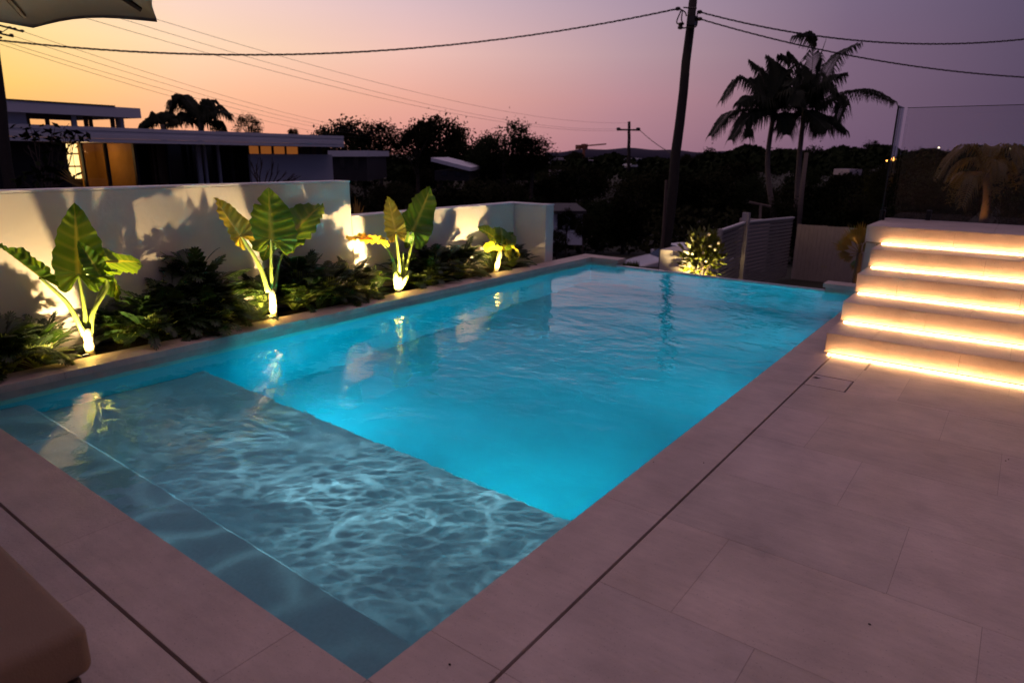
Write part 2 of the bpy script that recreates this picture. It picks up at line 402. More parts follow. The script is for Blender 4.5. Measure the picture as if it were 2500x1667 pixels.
def coprun(x0, x1, y0, y1, along, step, off, z1=0, z0=-.05, gap=.0016):
    a0, a1 = (y0, y1) if along == 'y' else (x0, x1)
    k = math.floor((a0-off)/step)
    while off+k*step < a1:
        a, b = max(a0, off+k*step), min(a1, off+(k+1)*step)
        if b-a > .02:
            tn = rk.uniform(.95, 1.04)
            if along == 'y': cp.box(x0, x1, a+gap/2, b-gap/2, z0, z1, tone=tn)
            else: cp.box(a+gap/2, b-gap/2, y0, y1, z0, z1, tone=tn)
        k += 1
coprun(0, SL, 0, 8.1, 'y', 1.14, .27)
coprun(-PW-.005, 0, -SL, 0, 'x', 1.14, -.35)
cp.box(.0015, SL, -SL, -.0015, -.05, 0, tone=1.0)
coprun(-PW-.262, -PW, -3, PL, 'y', .857, .62)
coprun(-PW-.262, -3.39, PL+.003, PL+.262, 'x', .8, -4.2)
coprun(-.53, .0, PL+.003, PL+.262, 'x', .8, -.55)
cop = cp.build('pool_coping', 'limestone', bevel=.0015); tag(cop, kind='structure')

pool = empty('swimming_pool', 'long rectangular swimming pool glowing turquoise beside the pale stone deck', 'pool')
s = MB()
t_ = .2
s.quad((-PW, 0, ZD), (0, 0, ZD), (0, PL, ZD), (-PW, PL, ZD))                       # floor
s.quad((-PW, 0, ZD), (-PW, PL, ZD), (-PW, PL, -.20), (-PW, 0, -.20))
s.quad((0, PL, ZD), (0, 0, ZD), (0, 0, -.20), (0, PL, -.20))
s.quad((0, 0, ZD), (-PW, 0, ZD), (-PW, 0, -.20), (0, 0, -.20))
s.quad((-PW, PL, ZD), (0, PL, ZD), (0, PL, -.20), (-PW, PL, -.20))
s.build('pool_shell', 'pool_plaster', pool)
s = MB()
z0, z1 = -.20, -.0503
s.box(-PW-t_, -PW, -t_, PL+t_, z0, z1); s.box(0, t_, -t_, PL+t_, z0, z1); s.box(-PW+.001, -.001, -t_, 0, z0, z1)
s.box(-PW+.001, -3.42, PL, PL+t_, z0, z1); s.box(-.50, -.001, PL, PL+t_, z0, z1)
s.build('waterline_tile', 'pool_tile', pool)
s = MB(); s.box(-PW+.002, -.002, .002, YB, ZD+.002, ZB); s.build('bench', 'pool_pebble', pool, bevel=.012)
s = MB(); s.box(-PW+.003, -.003, .003, YS, ZB-.004, ZS); s.build('entry_step', 'pool_pebble', pool, bevel=.012)
s = MB(); s.box(-3.42, -.50, PL+.0, PL+.06, -.20, ZW+.022); s.build('overflow_panel', 'acrylic_top', pool, bevel=.003)
s = MB(); s.box(-3.42, -.50, PL+.004, PL+.3, -2.4, -.2005); s.build('overflow_wall', 'pool_tile', pool)
PCOL = (0, .86, 1.0)
for i, (x, y, zz, dx, dy, e) in enumerate([(-1.2, YB, -.80, 0, 1, 15), (-2.9, YB, -.80, 0, 1, 23), (0, 6.6, -.55, -1, 0, 16), (0, 4.6, -.55, -1, 0, 14), (0, 2.6, -.55, -1, 0, 9)]):
    fx = MB(); d = Vector((dx, dy, 0)); c = Vector((x, y, zz))
    side = Vector((-dy, dx, 0))
    ringf = lambda r, o_: [c+d*o_+(side*math.cos(a*PI/8)+Vector((0, 0, 1))*math.sin(a*PI/8))*r for a in range(16)]
    fx.loft([ringf(.13, 0), ringf(.13, .015), ringf(.10, .02)], cap=True)
    fo = fx.build('pool_light', 'chrome', pool)
    lz = MB(); lz.loft([ringf(.085, .0215), ringf(.085, .024)]); lz.build('lens', 'pool_lens', fo)
    lamp('pool_lamp', 'AREA', c+d*.05, c+d*.05+d+Vector((0, 0, .0)), e, PCOL, shape='DISK', size=.18, spread=math.radians(165))
    
wv = MB(); wv.quad((-PW, 0, ZW), (0, 0, ZW), (0, PL+.002, ZW), (-PW, PL+.002, ZW)); wo_ = wv.build('water', 'water'); tag(wo_, kind='structure')

# light of the pool lamps thrown back down by the rippled surface on to the bench (a lamp with a caustic pattern)
YAWC = -.643
def caustic(name, GX, GY, GZ, ZP, ylo, yhi, cx, cy, rx, ry, floor_, fine, coarse, gain):
    cl = bpy.data.lights.new(name, 'SPOT'); cl.energy = 12000; cl.spot_size = math.radians(179); cl.spot_blend = 0; cl.shadow_soft_size = .003
    cl.use_nodes = True; t = cl.node_tree; em = t.nodes['Emission']
    tcn = t.nodes.new('ShaderNodeTexCoord'); sx = t.nodes.new('ShaderNodeSeparateXYZ'); t.links.new(tcn.outputs['Normal'], sx.inputs[0])
    def q(op, a, b=None, clamp=False):
        n = t.nodes.new('ShaderNodeMath'); n.operation = op; n.use_clamp = clamp
        for i, v in enumerate((a, b)):
            if v is None: continue
            if isinstance(v, (int, float)): n.inputs[i].default_value = v
            else: t.links.new(v, n.inputs[i])
        return n.outputs[0]
    dz = q('MAXIMUM', q('ABSOLUTE', sx.outputs[2]), .02); HH = GZ-ZP
    ppx = q('ADD', q('MULTIPLY', q('DIVIDE', sx.outputs[0], dz), HH), GX)
    ppy = q('ADD', q('MULTIPLY', q('DIVIDE', sx.outputs[1], dz), HH), GY)
    cv = t.nodes.new('ShaderNodeCombineXYZ'); t.links.new(ppx, cv.inputs[0]); t.links.new(ppy, cv.inputs[1])
    def net(scale, dist, ds, rot, sxy, wid, powr, seed):
        nz = t.nodes.new('ShaderNodeTexNoise'); nz.inputs['Scale'].default_value = ds; nz.inputs['Detail'].default_value = 3
        t.links.new(cv.outputs[0], nz.inputs[0])
        va = t.nodes.new('ShaderNodeVectorMath'); va.operation = 'SCALE'; t.links.new(nz.outputs['Color'], va.inputs[0]); va.inputs['Scale'].default_value = dist
        vb = t.nodes.new('ShaderNodeVectorMath'); vb.operation = 'ADD'; t.links.new(cv.outputs[0], vb.inputs[0]); t.links.new(va.outputs[0], vb.inputs[1])
        m1 = t.nodes.new('ShaderNodeMapping'); m1.inputs['Rotation'].default_value = (0, 0, rot); t.links.new(vb.outputs[0], m1.inputs[0])
        m2 = t.nodes.new('ShaderNodeMapping'); m2.inputs['Scale'].default_value = (sxy[0], sxy[1], 1); m2.inputs['Location'].default_value = (seed, seed, 0)
        t.links.new(m1.outputs[0], m2.inputs[0])
        vo = t.nodes.new('ShaderNodeTexVoronoi'); vo.feature = 'DISTANCE_TO_EDGE'; vo.inputs['Scale'].default_value = scale; vo.voronoi_dimensions = '2D'
        t.links.new(m2.outputs[0], vo.inputs['Vector'])
        return q('POWER', q('SUBTRACT', 1.0, q('MULTIPLY', vo.outputs['Distance'], wid), clamp=True), powr)
    pat = q('MULTIPLY', net(7.6, .26, 2.8, YAWC, (.52, 1.5), 2.7, 4.0, 0), fine)
    if fine > .5: pat = q('ADD', pat, q('MULTIPLY', net(12.0, .18, 4.0, YAWC-.12, (.50, 1.5), 3.0, 4.0, 9), fine*.8))
    pat = q('ADD', q('ADD', pat, q('MULTIPLY', net(2.4, .5, 1.6, YAWC-.5, (.8, 1.2), 2.2, 4.5, 14), coarse)), .02)
    fz = t.nodes.new('ShaderNodeTexNoise'); fz.inputs['Scale'].default_value = 1.7; fz.inputs['Detail'].default_value = 3; fz.inputs['Distortion'].default_value = .6
    t.links.new(cv.outputs[0], fz.inputs[0]); fr_ = t.nodes.new('ShaderNodeMapRange'); t.links.new(fz.outputs[0], fr_.inputs[0])
    fr_.inputs[1].default_value = .38; fr_.inputs[2].default_value = .62; fr_.inputs[3].default_value = .22; fr_.inputs[4].default_value = 1.25
    pat = q('MULTIPLY', pat, fr_.outputs[0])
    ex = q('DIVIDE', q('SUBTRACT', ppx, cx), rx); ey = q('DIVIDE', q('SUBTRACT', ppy, cy), ry)
    env = q('POWER', 2.718, q('MULTIPLY', q('ADD', q('MULTIPLY', ex, ex), q('MULTIPLY', ey, ey)), -1.0))
    env = q('ADD', env, floor_)
    msk = q('MULTIPLY', q('MULTIPLY', q('LESS_THAN', ppy, yhi), q('GREATER_THAN', ppy, ylo)), q('MULTIPLY', q('LESS_THAN', ppx, .05), q('GREATER_THAN', ppx, -PW)))
    strg = q('DIVIDE', q('MULTIPLY', q('MULTIPLY', pat, env), msk), q('MULTIPLY', dz, q('MULTIPLY', dz, dz)))
    t.links.new(q('MULTIPLY', strg, gain*HH*HH/12000), em.inputs['Strength']); em.inputs['Color'].default_value = (.55, .88, .98, 1)
    clo = bpy.data.objects.new(name, cl); COL.objects.link(clo); clo.location = (GX, GY, GZ)
caustic('caustic_lamp', -1.5, 2.3, -.118, ZB, -.2, YB+.1, -1.5, 1.22, 1.25, .58, .07, 1.5, .6, 19)
caustic('caustic_lamp', -2.0, 1.6, -.115, ZS, -.05, YS+.02, -2.0, .3, 1.2, .4, .10, .12, .8, 9)

# ------------------------------------------------------------------ stairs on the right
R_, T_, X0, Y1 = .173, .465, .232, 4.535
st = empty('staircase', 'pale stone staircase rising from the deck with glowing light under each step', 'staircase')
XE = 5.2
for k in range(5):
    y0 = Y1+k*T_; x0 = X0 if k < 4 else .10
    yb = Y1+(k+1)*T_+.06 if k < 4 else 7.52
    if k == 4: y0 = 6.385
    s = MB()
    xj = [x0]+[x for x in [.87+.857*((k*2) % 3)/3+.857*i-.6 for i in range(8)] if x0+.1 < x < XE]+[XE]
    for a, b in zip(xj, xj[1:]):
        tn = rk.uniform(.96, 1.03)
        s.box(a+.0012, b-.0012, y0, y0+.03, k*R_+.016, (k+1)*R_-.02, tone=tn)
    off = .43
    xj = [x0]+[x for x in [.87+.857*((k*2+1) % 3)/3+.857*i-.6 for i in range(8)] if x0+.1 < x < XE]+[XE]
    for a, b in zip(xj, xj[1:]):
        tn = rk.uniform(.96, 1.03)
        s.box(a+.0012, b-.0012, y0-.004, yb, (k+1)*R_-.02, (k+1)*R_, tone=tn)
    so = s.build('step', 'limestone', st, bevel=.0015)
    b = MB(); b.box(x0+.01, XE, y0+.031, 7.4, max(k*R_-.05, -.03), (k+1)*R_-.021); b.build('step_core', 'joint', so)
    ls = MB(); ls.box(x0+(.035 if k < 4 else .16), XE, y0-.036, y0-.028, k*R_+.003, k*R_+.013); lo = ls.build('led_strip', 'led', so); ch = MB(); ch.box(x0+(.037 if k < 4 else .162), XE, y0-.0275, y0-.0005, k*R_+.002, k*R_+.005); ch.build('led_channel', 'limestone_plain', so)
slm = MB(); slm.box(.11, .20, 6.4, 7.5, -.3, 4*R_); slm.build('side_wall', 'limestone_plain', st)
# glass balustrade
gbal = empty('glass_balustrade', 'frameless glass balustrade standing on the top of the stairs', 'balustrade')
zt = 2.02; p = MB(); p.box(.100, .112, 7.10, 7.47, .870, zt); p.build('side_pane', 'pane_glass', gbal)
p = MB(); p.box(.140, 5.2, 7.475, 7.487, .870, zt); p.build('long_pane', 'pane_glass', gbal)
p = MB(); p.box(.099, .113, 7.092, 7.099, .870, zt); p.build('polished_edge', 'black', gbal)
p = MB(); p.box(.102, .110, 7.10, 7.47, zt+.001, zt+.006); p.box(.14, 5.2, 7.476, 7.486, zt+.001, zt+.006); p.build('top_edge', 'pane_edge', gbal)
for x, y in ((.106, 7.16), (.5, 7.481), (1.9, 7.481), (3.3, 7.481)):
    p = MB(); p.box(x-.025, x+.025, y-.025, y+.025, .8655, .97); p.build('spigot', 'dark_metal', gbal, bevel=.004)
# skimmer lid in the deck
lid = MB(); lid.box(SL+.012, .560, 3.655, 3.92, -.035, -.001, tone=1.02)
lo = lid.build('skimmer_lid', 'limestone', bevel=.003); tag(lo, 'square stone access lid set flush in the deck near the stairs', 'access lid')
fl = MB(); fl.quad((.315, 3.83, .0005), (.345, 3.83, .0005), (.37, 3.85, .0005), (.33, 3.87, .0005)); fl.build('finger_hole', 'slot', lo)
# a few tiny bits of grit on the deck
for i, (px, py) in enumerate([(2123, 1524), (1098, 1622), (2462, 1122), (2455, 1125), (1595, 1128), (1718, 1130)]):
    P = onp(px, py, 2, .0); gr = MB(); gr.sphere((0, 0, .002), .0042 if i < 2 else .0028, 6, 4, (1.3, .8, .6)); go = gr.build('grit', 'slot'); go.location = P
    tag(go, ['dark crumb on the deck slab in the lower right', 'dark crumb on the coping at the bottom centre', 'larger of two specks by the right edge of the deck', 'smaller of two specks by the right edge of the deck', 'tiny speck on the coping beside the pool', 'second tiny speck on the coping, nearer the drain slot'][i], 'grit', 'specks of grit on the paving')

# ------------------------------------------------------------------ planter wall and bed
XW = -4.687
gw = empty('garden_wall', 'white rendered garden wall stepping down along the planter', 'wall')
w_ = MB(); w_.box(XW-.2, XW, -3.5, 3.925, -.6, 1.186); w_.build('tall_section', 'render_white', gw, bevel=.008)
w_ = MB(); w_.box(XW-.2, XW, 3.9255, 6.97, -.6, .800); w_.build('low_section', 'render_white', gw, bevel=.008)
w_ = MB(); w_.box(XW-.2, -4.122, 6.9705, 7.17, -.6, .800); w_.build('return_section', 'render_white', gw, bevel=.008)
w_ = MB(); w_.box(XW-.203, XW+.003, -3.5, 3.928, 1.1865, 1.203); w_.build('cap', 'cap_white', gw)
w_ = MB(); w_.box(XW-.203, XW+.003, 3.9285, 7.173, .8005, .817); w_.box(XW+.0035, -4.119, 6.967, 7.173, .8005, .817); w_.build('cap', 'cap_white', gw)
b = MB(); 
nx, ny = 7, 90
for i in range(nx+1):
    for j in range(ny+1):
        b.v.append((XW+.001+i*(-PW-.262-XW-.002)/nx, -3.4+j*10.36/ny, -.055+rnd.uniform(-.018, .018)))
for i in range(nx):
    for j in range(ny): a = i*(ny+1)+j; b.f.append((a, a+ny+1, a+ny+2, a+1))
tag(b.build('garden_bed', 'soil'), kind='structure')

# ------------------------------------------------------------------ elephant ears
OUT = [(0, -.02), (.07, -.10), (.15, -.21), (.25, -.27), (.35, -.25), (.43, -.15), (.47, .0), (.475, .15), (.455, .30), (.41, .45), (.34, .60), (.25, .74), (.15, .87), (.06, .95), (0, 1.0)]
def blade(B, Tp, nrm, wid=1.0, fold=0.0, curl=.12, ripple=.02, seed=0, tears=()):
    """heart-shaped leaf from its base B (where the stalk joins) to its tip"""
    B = Vector(B); Tp = Vector(Tp); Yv = Tp-B; Ln = Yv.length; Yv.normalize()
    Nn = Vector(nrm); Nn = (Nn-Yv*Nn.dot(Yv)).normalized(); Xv = Yv.cross(Nn)
    r = random.Random(seed); NV = 44; NC = 6
    o = []; tot = [0]
    for a, b2 in zip(OUT, OUT[1:]): tot.append(tot[-1]+math.hypot(b2[0]-a[0], b2[1]-a[1]))
    for i in range(NV+1):
        d = tot[-1]*i/NV; k = max(j for j in range(len(OUT)-1) if tot[j] <= d+1e-9); u = (d-tot[k])/(tot[k+1]-tot[k])
        o.append((OUT[k][0]+(OUT[k+1][0]-OUT[k][0])*u, OUT[k][1]+(OUT[k+1][1]-OUT[k][1])*u))
    me_v, me_f, vein = [], [], []
    for side in (-1, 1):
        base = len(me_v); ws = wid*r.uniform(.92, 1.08)
        for i, (ex_, ey_) in enumerate(o):
            m_ = 0 if ey_ < .15 else min(.97, (ey_-.15)*1.06)
            ph = i % 4; scal = 1+(.045 if ph == 0 else (-.04 if ph == 2 else 0))+r.uniform(-.02, .02)+.03*math.sin(i*.55+seed+side)
            if i > NV-4: scal = 1
            tear = 1
            for (sd_, ti) in tears:
                if sd_ == side and abs(i-ti) <= .5: tear = .62
            for c in range(NC+1):
                sN = c/NC*tear if c else 0
                x = ex_*ws*sN*scal; y = m_+(ey_-m_)*(sN**1.15 if sN else 0)*1.0
                rip = ripple*(.9+.5*math.sin(i*1.9+seed))*((-1 if ph == 0 else (1 if ph == 2 else 0)))*(sN**.8)*Ln
                z = fold*x*Ln+rip-curl*Ln*max(0, y)**2.2-curl*.5*Ln*(x**2)*2+.035*Ln*sN*sN*math.sin(i*.42+seed*1.3+side)+r.uniform(-1, 1)*.003*Ln*sN
                p = B+Xv*(side*x*Ln)+Yv*(y*Ln)+Nn*z
                me_v.append(tuple(p)); vein.append(.9 if c == 0 else (.32*(1-.6*sN) if ph == 0 else 0))
        for i in range(NV):
            for c in range(NC):
                a = base+i*(NC+1)+c; q4 = (a, a+1, a+NC+2, a+NC+1)
                me_f.append(q4 if side > 0 else q4[::-1])
    return me_v, me_f, vein
def leaf_obj(name, dat, m, parent, rib=None):
    v, f, vn = dat; me = bpy.data.meshes.new(name); me.from_pydata(v, [], f)
    a = me.attributes.new('vein', 'FLOAT', 'POINT'); a.data.foreach_set('value', vn)
    for p in me.polygons: p.use_smooth = True
    me.materials.append(M[m]); o = bpy.data.objects.new(name, me); COL.objects.link(o); o.parent = parent
    return o
def P3(px, py, x): return onp(px, py, 0, x)
def rel(v, f=None): return v
def elephant(label, base, trunk, petioles, leaves, lampd, stub=()):
    root = empty('elephant_ear', label, 'plant', 'elephant ear plants lit from below along the planter')
    (bx, by, X), (tx, ty) = base, trunk[:2]
    B0 = P3(bx, by, X); B0.z = -.06; T0 = P3(tx, ty, X)
    s = MB(); n = 9; pts = [B0.lerp(T0, k/n) for k in range(n+1)]
    s.tube(pts, [trunk[2]*(1.0+.12*math.sin(k*2.1))*(1-.12*k/n) for k in range(n+1)], 12); s.build('trunk', 'stem_base', root, smooth=True)
    for pl in stub:
        s = MB(); a = [P3(*q_) for q_ in pl[:-1]]; s.tube(a, [pl[-1]*1.1, pl[-1]], 10); s.build('cut_stalk', 'petiole', root, smooth=True)
    for pl in petioles:
        r0, r1 = pl[-1]; a = bez([P3(*q_) for q_ in pl[:-1]], 8); s = MB(); s.tube(a, [r0+(r1-r0)*k/(len(a)-1) for k in range(len(a))], 10)
        s.build('stalk', 'petiole', root, smooth=True)
    for i, lf in enumerate(leaves):
        B, T = P3(*lf['b']), P3(*lf['t'])
        leaf_obj('leaf', blade(B, T, lf['n'], lf.get('w', 1), lf.get('fold', 0), lf.get('curl', .12), lf.get('rip', .02), seed=i+len(label), tears=lf.get('tears', ())), lf.get('m', 'elephant_leaf'), root)
    return root
elephant('tallest elephant ear, leftmost in the planter, with a broad ribbed middle leaf', (220, 862, -4.26), (212, 800, .036),
  [(204, 815, -4.26, ), ] and [
   [(206, 818, -4.26), (170, 748, -4.24), (132, 708, -4.22), (97, 677, -4.20), (.020, .009)],
   [(212, 812, -4.27), (205, 745, -4.28), (191, 668, -4.27), (.020, .010)],
   [(220, 820, -4.26), (228, 760, -4.27), (262, 700, -4.28), (256, 655, -4.30), (.024, .010)],
   [(216, 805, -4.28), (236, 735, -4.33), (258, 690, -4.38), (262, 665, -4.40), (.014, .007)]],
  [dict(b=(97, 677, -4.20), t=(-6, 596, -4.16), n=(.25, -.15, 1), w=.85, fold=.55, curl=.02, rip=.03),
   dict(b=(192, 668, -4.27), t=(182, 492, -4.36), n=(.9, -.25, .35), w=.66, fold=.22, curl=.10, rip=.024, tears=((1, 12), (1, 20))),
   dict(b=(246, 672, -4.21), t=(190, 588, -4.24), n=(.85, -.5, .35), w=.62, fold=.2, curl=.05, rip=.04),  # added small leaf, stands in for the lit lower half of the big one
   dict(b=(254, 640, -4.30), t=(350, 632, -4.42), n=(.62, -.3, .9), w=1.02, fold=.1, curl=.10, rip=.012),
   dict(b=(262, 664, -4.40), t=(318, 735, -4.50), n=(.7, .1, .7), w=.8, fold=-.1, curl=.25, rip=.02)], 0)
elephant('second elephant ear from the left, an upright split leaf above its stem', (668, 775, -4.25), (664, 705, .036), [
   [(655, 712, -4.25), (634, 650, -4.25), (600, 594, -4.24), (586, 576, -4.22), (.026, .009)],
   [(664, 716, -4.26), (662, 650, -4.27), (662, 583, -4.27), (.024, .010)],
   [(670, 712, -4.28), (680, 650, -4.34), (697, 605, -4.40), (.018, .009)]],
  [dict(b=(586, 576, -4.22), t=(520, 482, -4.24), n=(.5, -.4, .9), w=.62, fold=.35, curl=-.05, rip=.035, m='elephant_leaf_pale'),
   dict(b=(662, 584, -4.27), t=(657, 455, -4.38), n=(.9, -.3, .3), w=.92, fold=.14, curl=.05, rip=.018, tears=((-1, 34),)),
   dict(b=(697, 590, -4.40), t=(786, 486, -4.50), n=(.4, -.3, .9), w=.72, fold=.45, curl=.10, rip=.03),
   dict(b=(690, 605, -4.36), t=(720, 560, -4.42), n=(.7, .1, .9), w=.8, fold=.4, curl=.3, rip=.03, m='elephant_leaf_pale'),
   dict(b=(655, 600, -4.36), t=(640, 640, -4.42), n=(.7, -.2, .6), w=.9, fold=.1, curl=.2, rip=.02),
   dict(b=(700, 600, -4.45), t=(738, 585, -4.52), n=(.3, .1, 1), w=.6, fold=.4, curl=.3, m='elephant_brown')], 0)
elephant('third elephant ear from the left, one brown leaf reaching toward the wall step', (972, 712, -4.24), (976, 675, .040), [
   [(968, 680, -4.25), (962, 642, -4.27), (948, 612, -4.30), (928, 588, -4.33), (.020, .009)],
   [(978, 690, -4.25), (974, 630, -4.26), (966, 567, -4.26), (.024, .011)],
   [(986, 684, -4.27), (1000, 620, -4.32), (1014, 572, -4.36), (.024, .010)],
   [(984, 690, -4.27), (985, 640, -4.30), (984, 615, -4.32), (.016, .006)]],
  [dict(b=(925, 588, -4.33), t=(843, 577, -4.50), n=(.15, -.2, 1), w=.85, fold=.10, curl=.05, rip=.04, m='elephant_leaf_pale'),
   dict(b=(900, 583, -4.40), t=(845, 572, -4.52), n=(.1, .1, 1), w=.5, fold=-.3, curl=.2, rip=.05, m='elephant_brown'),
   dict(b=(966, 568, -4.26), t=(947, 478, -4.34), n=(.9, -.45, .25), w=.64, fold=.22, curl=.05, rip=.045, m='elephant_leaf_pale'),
   dict(b=(1008, 562, -4.36), t=(1057, 452, -4.50), n=(.95, -.2, .25), w=.60, fold=.2, curl=.05, rip=.015),
   dict(b=(1000, 575, -4.34), t=(992, 610, -4.40), n=(.8, -.3, .4), w=.7, fold=.2, curl=.1)], 0,
   stub=[[(968, 705, -4.22), (962, 643, -4.22), .024], [(978, 703, -4.22), (1002, 662, -4.20), .024]])
elephant('short elephant ear at the far end of the planter by the low wall', (1209, 666, -4.23), (1222, 611, .036), [
   [(1220, 615, -4.25), (1212, 590, -4.27), (1205, 578, -4.28), (.015, .008)],
   [(1222, 615, -4.26), (1226, 592, -4.30), (1226, 572, -4.32), (.015, .008)],
   [(1224, 612, -4.25), (1236, 600, -4.26), (1244, 592, -4.26), (.012, .006)]],
  [dict(b=(1205, 580, -4.28), t=(1169, 552, -4.34), n=(.6, -.3, .8), w=.95, fold=.2, curl=.1),
   dict(b=(1226, 574, -4.32), t=(1225, 550, -4.44), n=(.7, -.2, .6), w=1.4, fold=.1, curl=.2),
   dict(b=(1226, 594, -4.30), t=(1258, 566, -4.38), n=(.6, .0, .7), w=.7, fold=.3, curl=.1),
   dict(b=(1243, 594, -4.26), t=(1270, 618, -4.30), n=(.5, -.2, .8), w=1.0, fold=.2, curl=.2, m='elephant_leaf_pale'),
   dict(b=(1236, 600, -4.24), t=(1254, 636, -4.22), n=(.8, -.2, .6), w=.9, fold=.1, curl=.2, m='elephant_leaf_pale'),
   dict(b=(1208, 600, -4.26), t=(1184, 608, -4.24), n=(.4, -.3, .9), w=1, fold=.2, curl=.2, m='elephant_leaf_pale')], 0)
# spike lights at the foot of each plant
GC = (1.0, .70, .32)
sp_ = empty('garden_uplight', 'small uplight at the foot of the leftmost elephant ear', 'garden light', 'spike lights in the planter')
s = MB(); s.tube([(0, 0, -.05), (0, 0, .0)], .008, 8); s.build('spike', 'black', sp_)
s = MB(); s.tube([(0, 0, 0), (-.012, 0, .030)], [.022, .026], 14); hd = s.build('lamp_head', 'black', sp_)
s = MB(); s.tube([(-.0122, 0, .0305), (-.0128, 0, .032)], .020, 14); s.build('lens', 'lamp_lens', hd)
UPL = [(.945, 88, 'leftmost elephant ear'), (2.53, 105, 'second elephant ear from the left'), (4.17, 175, 'third elephant ear from the left'), (5.95, 85, 'short elephant ear at the far end')]
for i, (yy, en, lb) in enumerate(UPL):
    o = sp_ if i == 0 else copy_tree(sp_)
    o.location = (-4.135, yy-.07, -.018); o['label'] = 'small uplight at the foot of the '+lb
    lamp('garden_lamp', 'SPOT', (-4.146, yy-.07, .024), (-4.38, yy+.03, .75), en, GC, spot_size=math.radians(165), spot_blend=.75, shadow_soft_size=.008)
    lamp('garden_spill_fill', 'POINT', (-4.150, yy-.05, .085), (0, 0, 0), (1.6 if i < 3 else 1.0), (1, .58, .10), shadow_soft_size=.02)  # added point lamp, stands in for uplight spill on stem and coping

# ------------------------------------------------------------------ lobed ground-cover shrubs
def xleaf(mb, B, d, up, Ln, r):
    """deeply lobed leaf: midrib with finger lobes"""
    d = d.normalized(); side = d.cross(up).normalized(); nn = side.cross(d)
    npair = 6; droop = r.uniform(.15, .5)
    def pt(u, s_): return B+d*(u*Ln)+side*(s_*Ln)-Vector((0, 0, droop*Ln*u*u))+nn*(-.10*Ln*abs(s_))
    w0 = .035
    mb.quad(pt(0, -w0*.4), pt(0, w0*.4), pt(.95, w0), pt(.95, -w0))
    mb.quad(pt(.9, -w0*1.2), pt(.9, w0*1.2), pt(1.14, .008), pt(1.14, -.008))
    for k in range(npair):
        u = .08+.84*k/(npair-1); l = (.34 if 0 < k < 5 else .25)*r.uniform(.85, 1.12)*(1.0-.25*abs(u-.42)/.5); hw = .082
        a = math.radians(68-38*u)
        for sg in (-1, 1):
            fx, fy = math.cos(a)*l, math.sin(a)*l*sg
            p0 = pt(u-hw, w0*sg*.5); p1 = pt(u+hw, w0*sg*.5); p2 = pt(u+fx*.65+hw*1.15, fy*.65); p3 = pt(u+fx+.015, fy); p4 = pt(u+fx*.65-hw*1.1, fy*.65+.01*sg)
            i = len(mb.v); mb.v += [tuple(x) for x in (p0, p1, p2, p3, p4)]; mb.f.append((i, i+1, i+2, i+3, i+4) if sg < 0 else (i+4, i+3, i+2, i+1, i))
UPY = (.945, 2.53, 4.17, 5.95)
def clear(p):
    return any((p.x+4.17)**2+(p.y-(y-.03))**2 < .17**2 for y in UPY)
def shrub_mesh(seed, T4, nleaf=66, H=.32, Rr=.34):
    r = random.Random(seed); mb = MB(); st_ = MB()
    for k in range(nleaf):
        az = r.uniform(0, 2*PI); e = r.random()**.8; hh = H*(.25+.75*e); rad = Rr*(1-e)*r.uniform(.6, 1)+.03
        b = Vector((math.cos(az)*rad, math.sin(az)*rad, hh)); 
        dd = Vector((math.cos(az), math.sin(az), .15+.9*e)).normalized(); dd = (dd+Vector((r.uniform(-.3, .3), r.uniform(-.3, .3), r.uniform(-.2, .2)))).normalized()
        lL = r.uniform(.18, .29)
        if clear(T4 @ b) or clear(T4 @ (b+dd*lL*.6)) or clear(T4 @ (b+dd*lL*1.1)): continue
        st_.tube([(0, 0, 0), b*.5+Vector((0, 0, .04)), b], .0035, 4, cap=False)
        upv = Vector((-dd.x*.6, -dd.y*.6, 1)); xleaf(mb, b, dd, upv, lL, r)
    return mb.mesh('foliage'), st_.mesh('stems')
SHR = [(.10, -4.38, .95, 'lobed-leaf shrub at the left edge of the picture under the tall wall'),
 (.42, -4.28, .95, 'front lobed-leaf shrub left of the leftmost elephant ear'), (.60, -4.30, .80, 'lobed-leaf shrub whose leaves hang over the coping beside the leftmost stem'),
 (.72, -4.50, .75, 'lobed-leaf shrub behind the leftmost elephant ear'), (1.26, -4.50, .80, 'lobed-leaf shrub just right of the leftmost stem'),
 (1.48, -4.34, 1.05, 'front lobed-leaf shrub left of the big dark mound'), (1.72, -4.46, 1.25, 'lobed-leaf shrub on the left flank of the tall mound'),
 (1.98, -4.50, 1.75, 'tallest lobed-leaf shrub, the peak between the first two elephant ears'), (1.95, -4.28, 1.05, 'front lobed-leaf shrub below the tall mound, spilling over the coping'),
 (2.16, -4.44, 1.05, 'lobed-leaf shrub just left of the second elephant ear'), (2.62, -4.52, 1.0, 'lobed-leaf shrub behind the second elephant ear'),
 (2.92, -4.42, .95, 'brightly lit lobed-leaf shrub right of the second stem'), (3.02, -4.48, 1.35, 'high lobed-leaf shrub right of the second elephant ear'),
 (3.32, -4.36, 1.05, 'lobed-leaf shrub in the middle of the planter below the wall step'), (3.62, -4.40, 1.0, 'lobed-leaf shrub left of the wall step light beam'),
 (3.78, -4.34, .80, 'low lobed-leaf shrub just left of the third elephant ear'), (4.48, -4.46, .95, 'lobed-leaf shrub right of the third elephant ear'),
 (4.80, -4.34, .85, 'front lobed-leaf shrub under the low wall'), (5.00, -4.48, 1.15, 'taller lobed-leaf shrub against the low wall'),
 (5.36, -4.38, .95, 'lobed-leaf shrub left of the short elephant ear'), (5.58, -4.50, 1.05, 'back lobed-leaf shrub left of the short elephant ear'),
 (6.22, -4.46, .95, 'lobed-leaf shrub right of the short elephant ear'), (6.58, -4.42, .80, 'last lobed-leaf shrub in the corner of the low wall')]
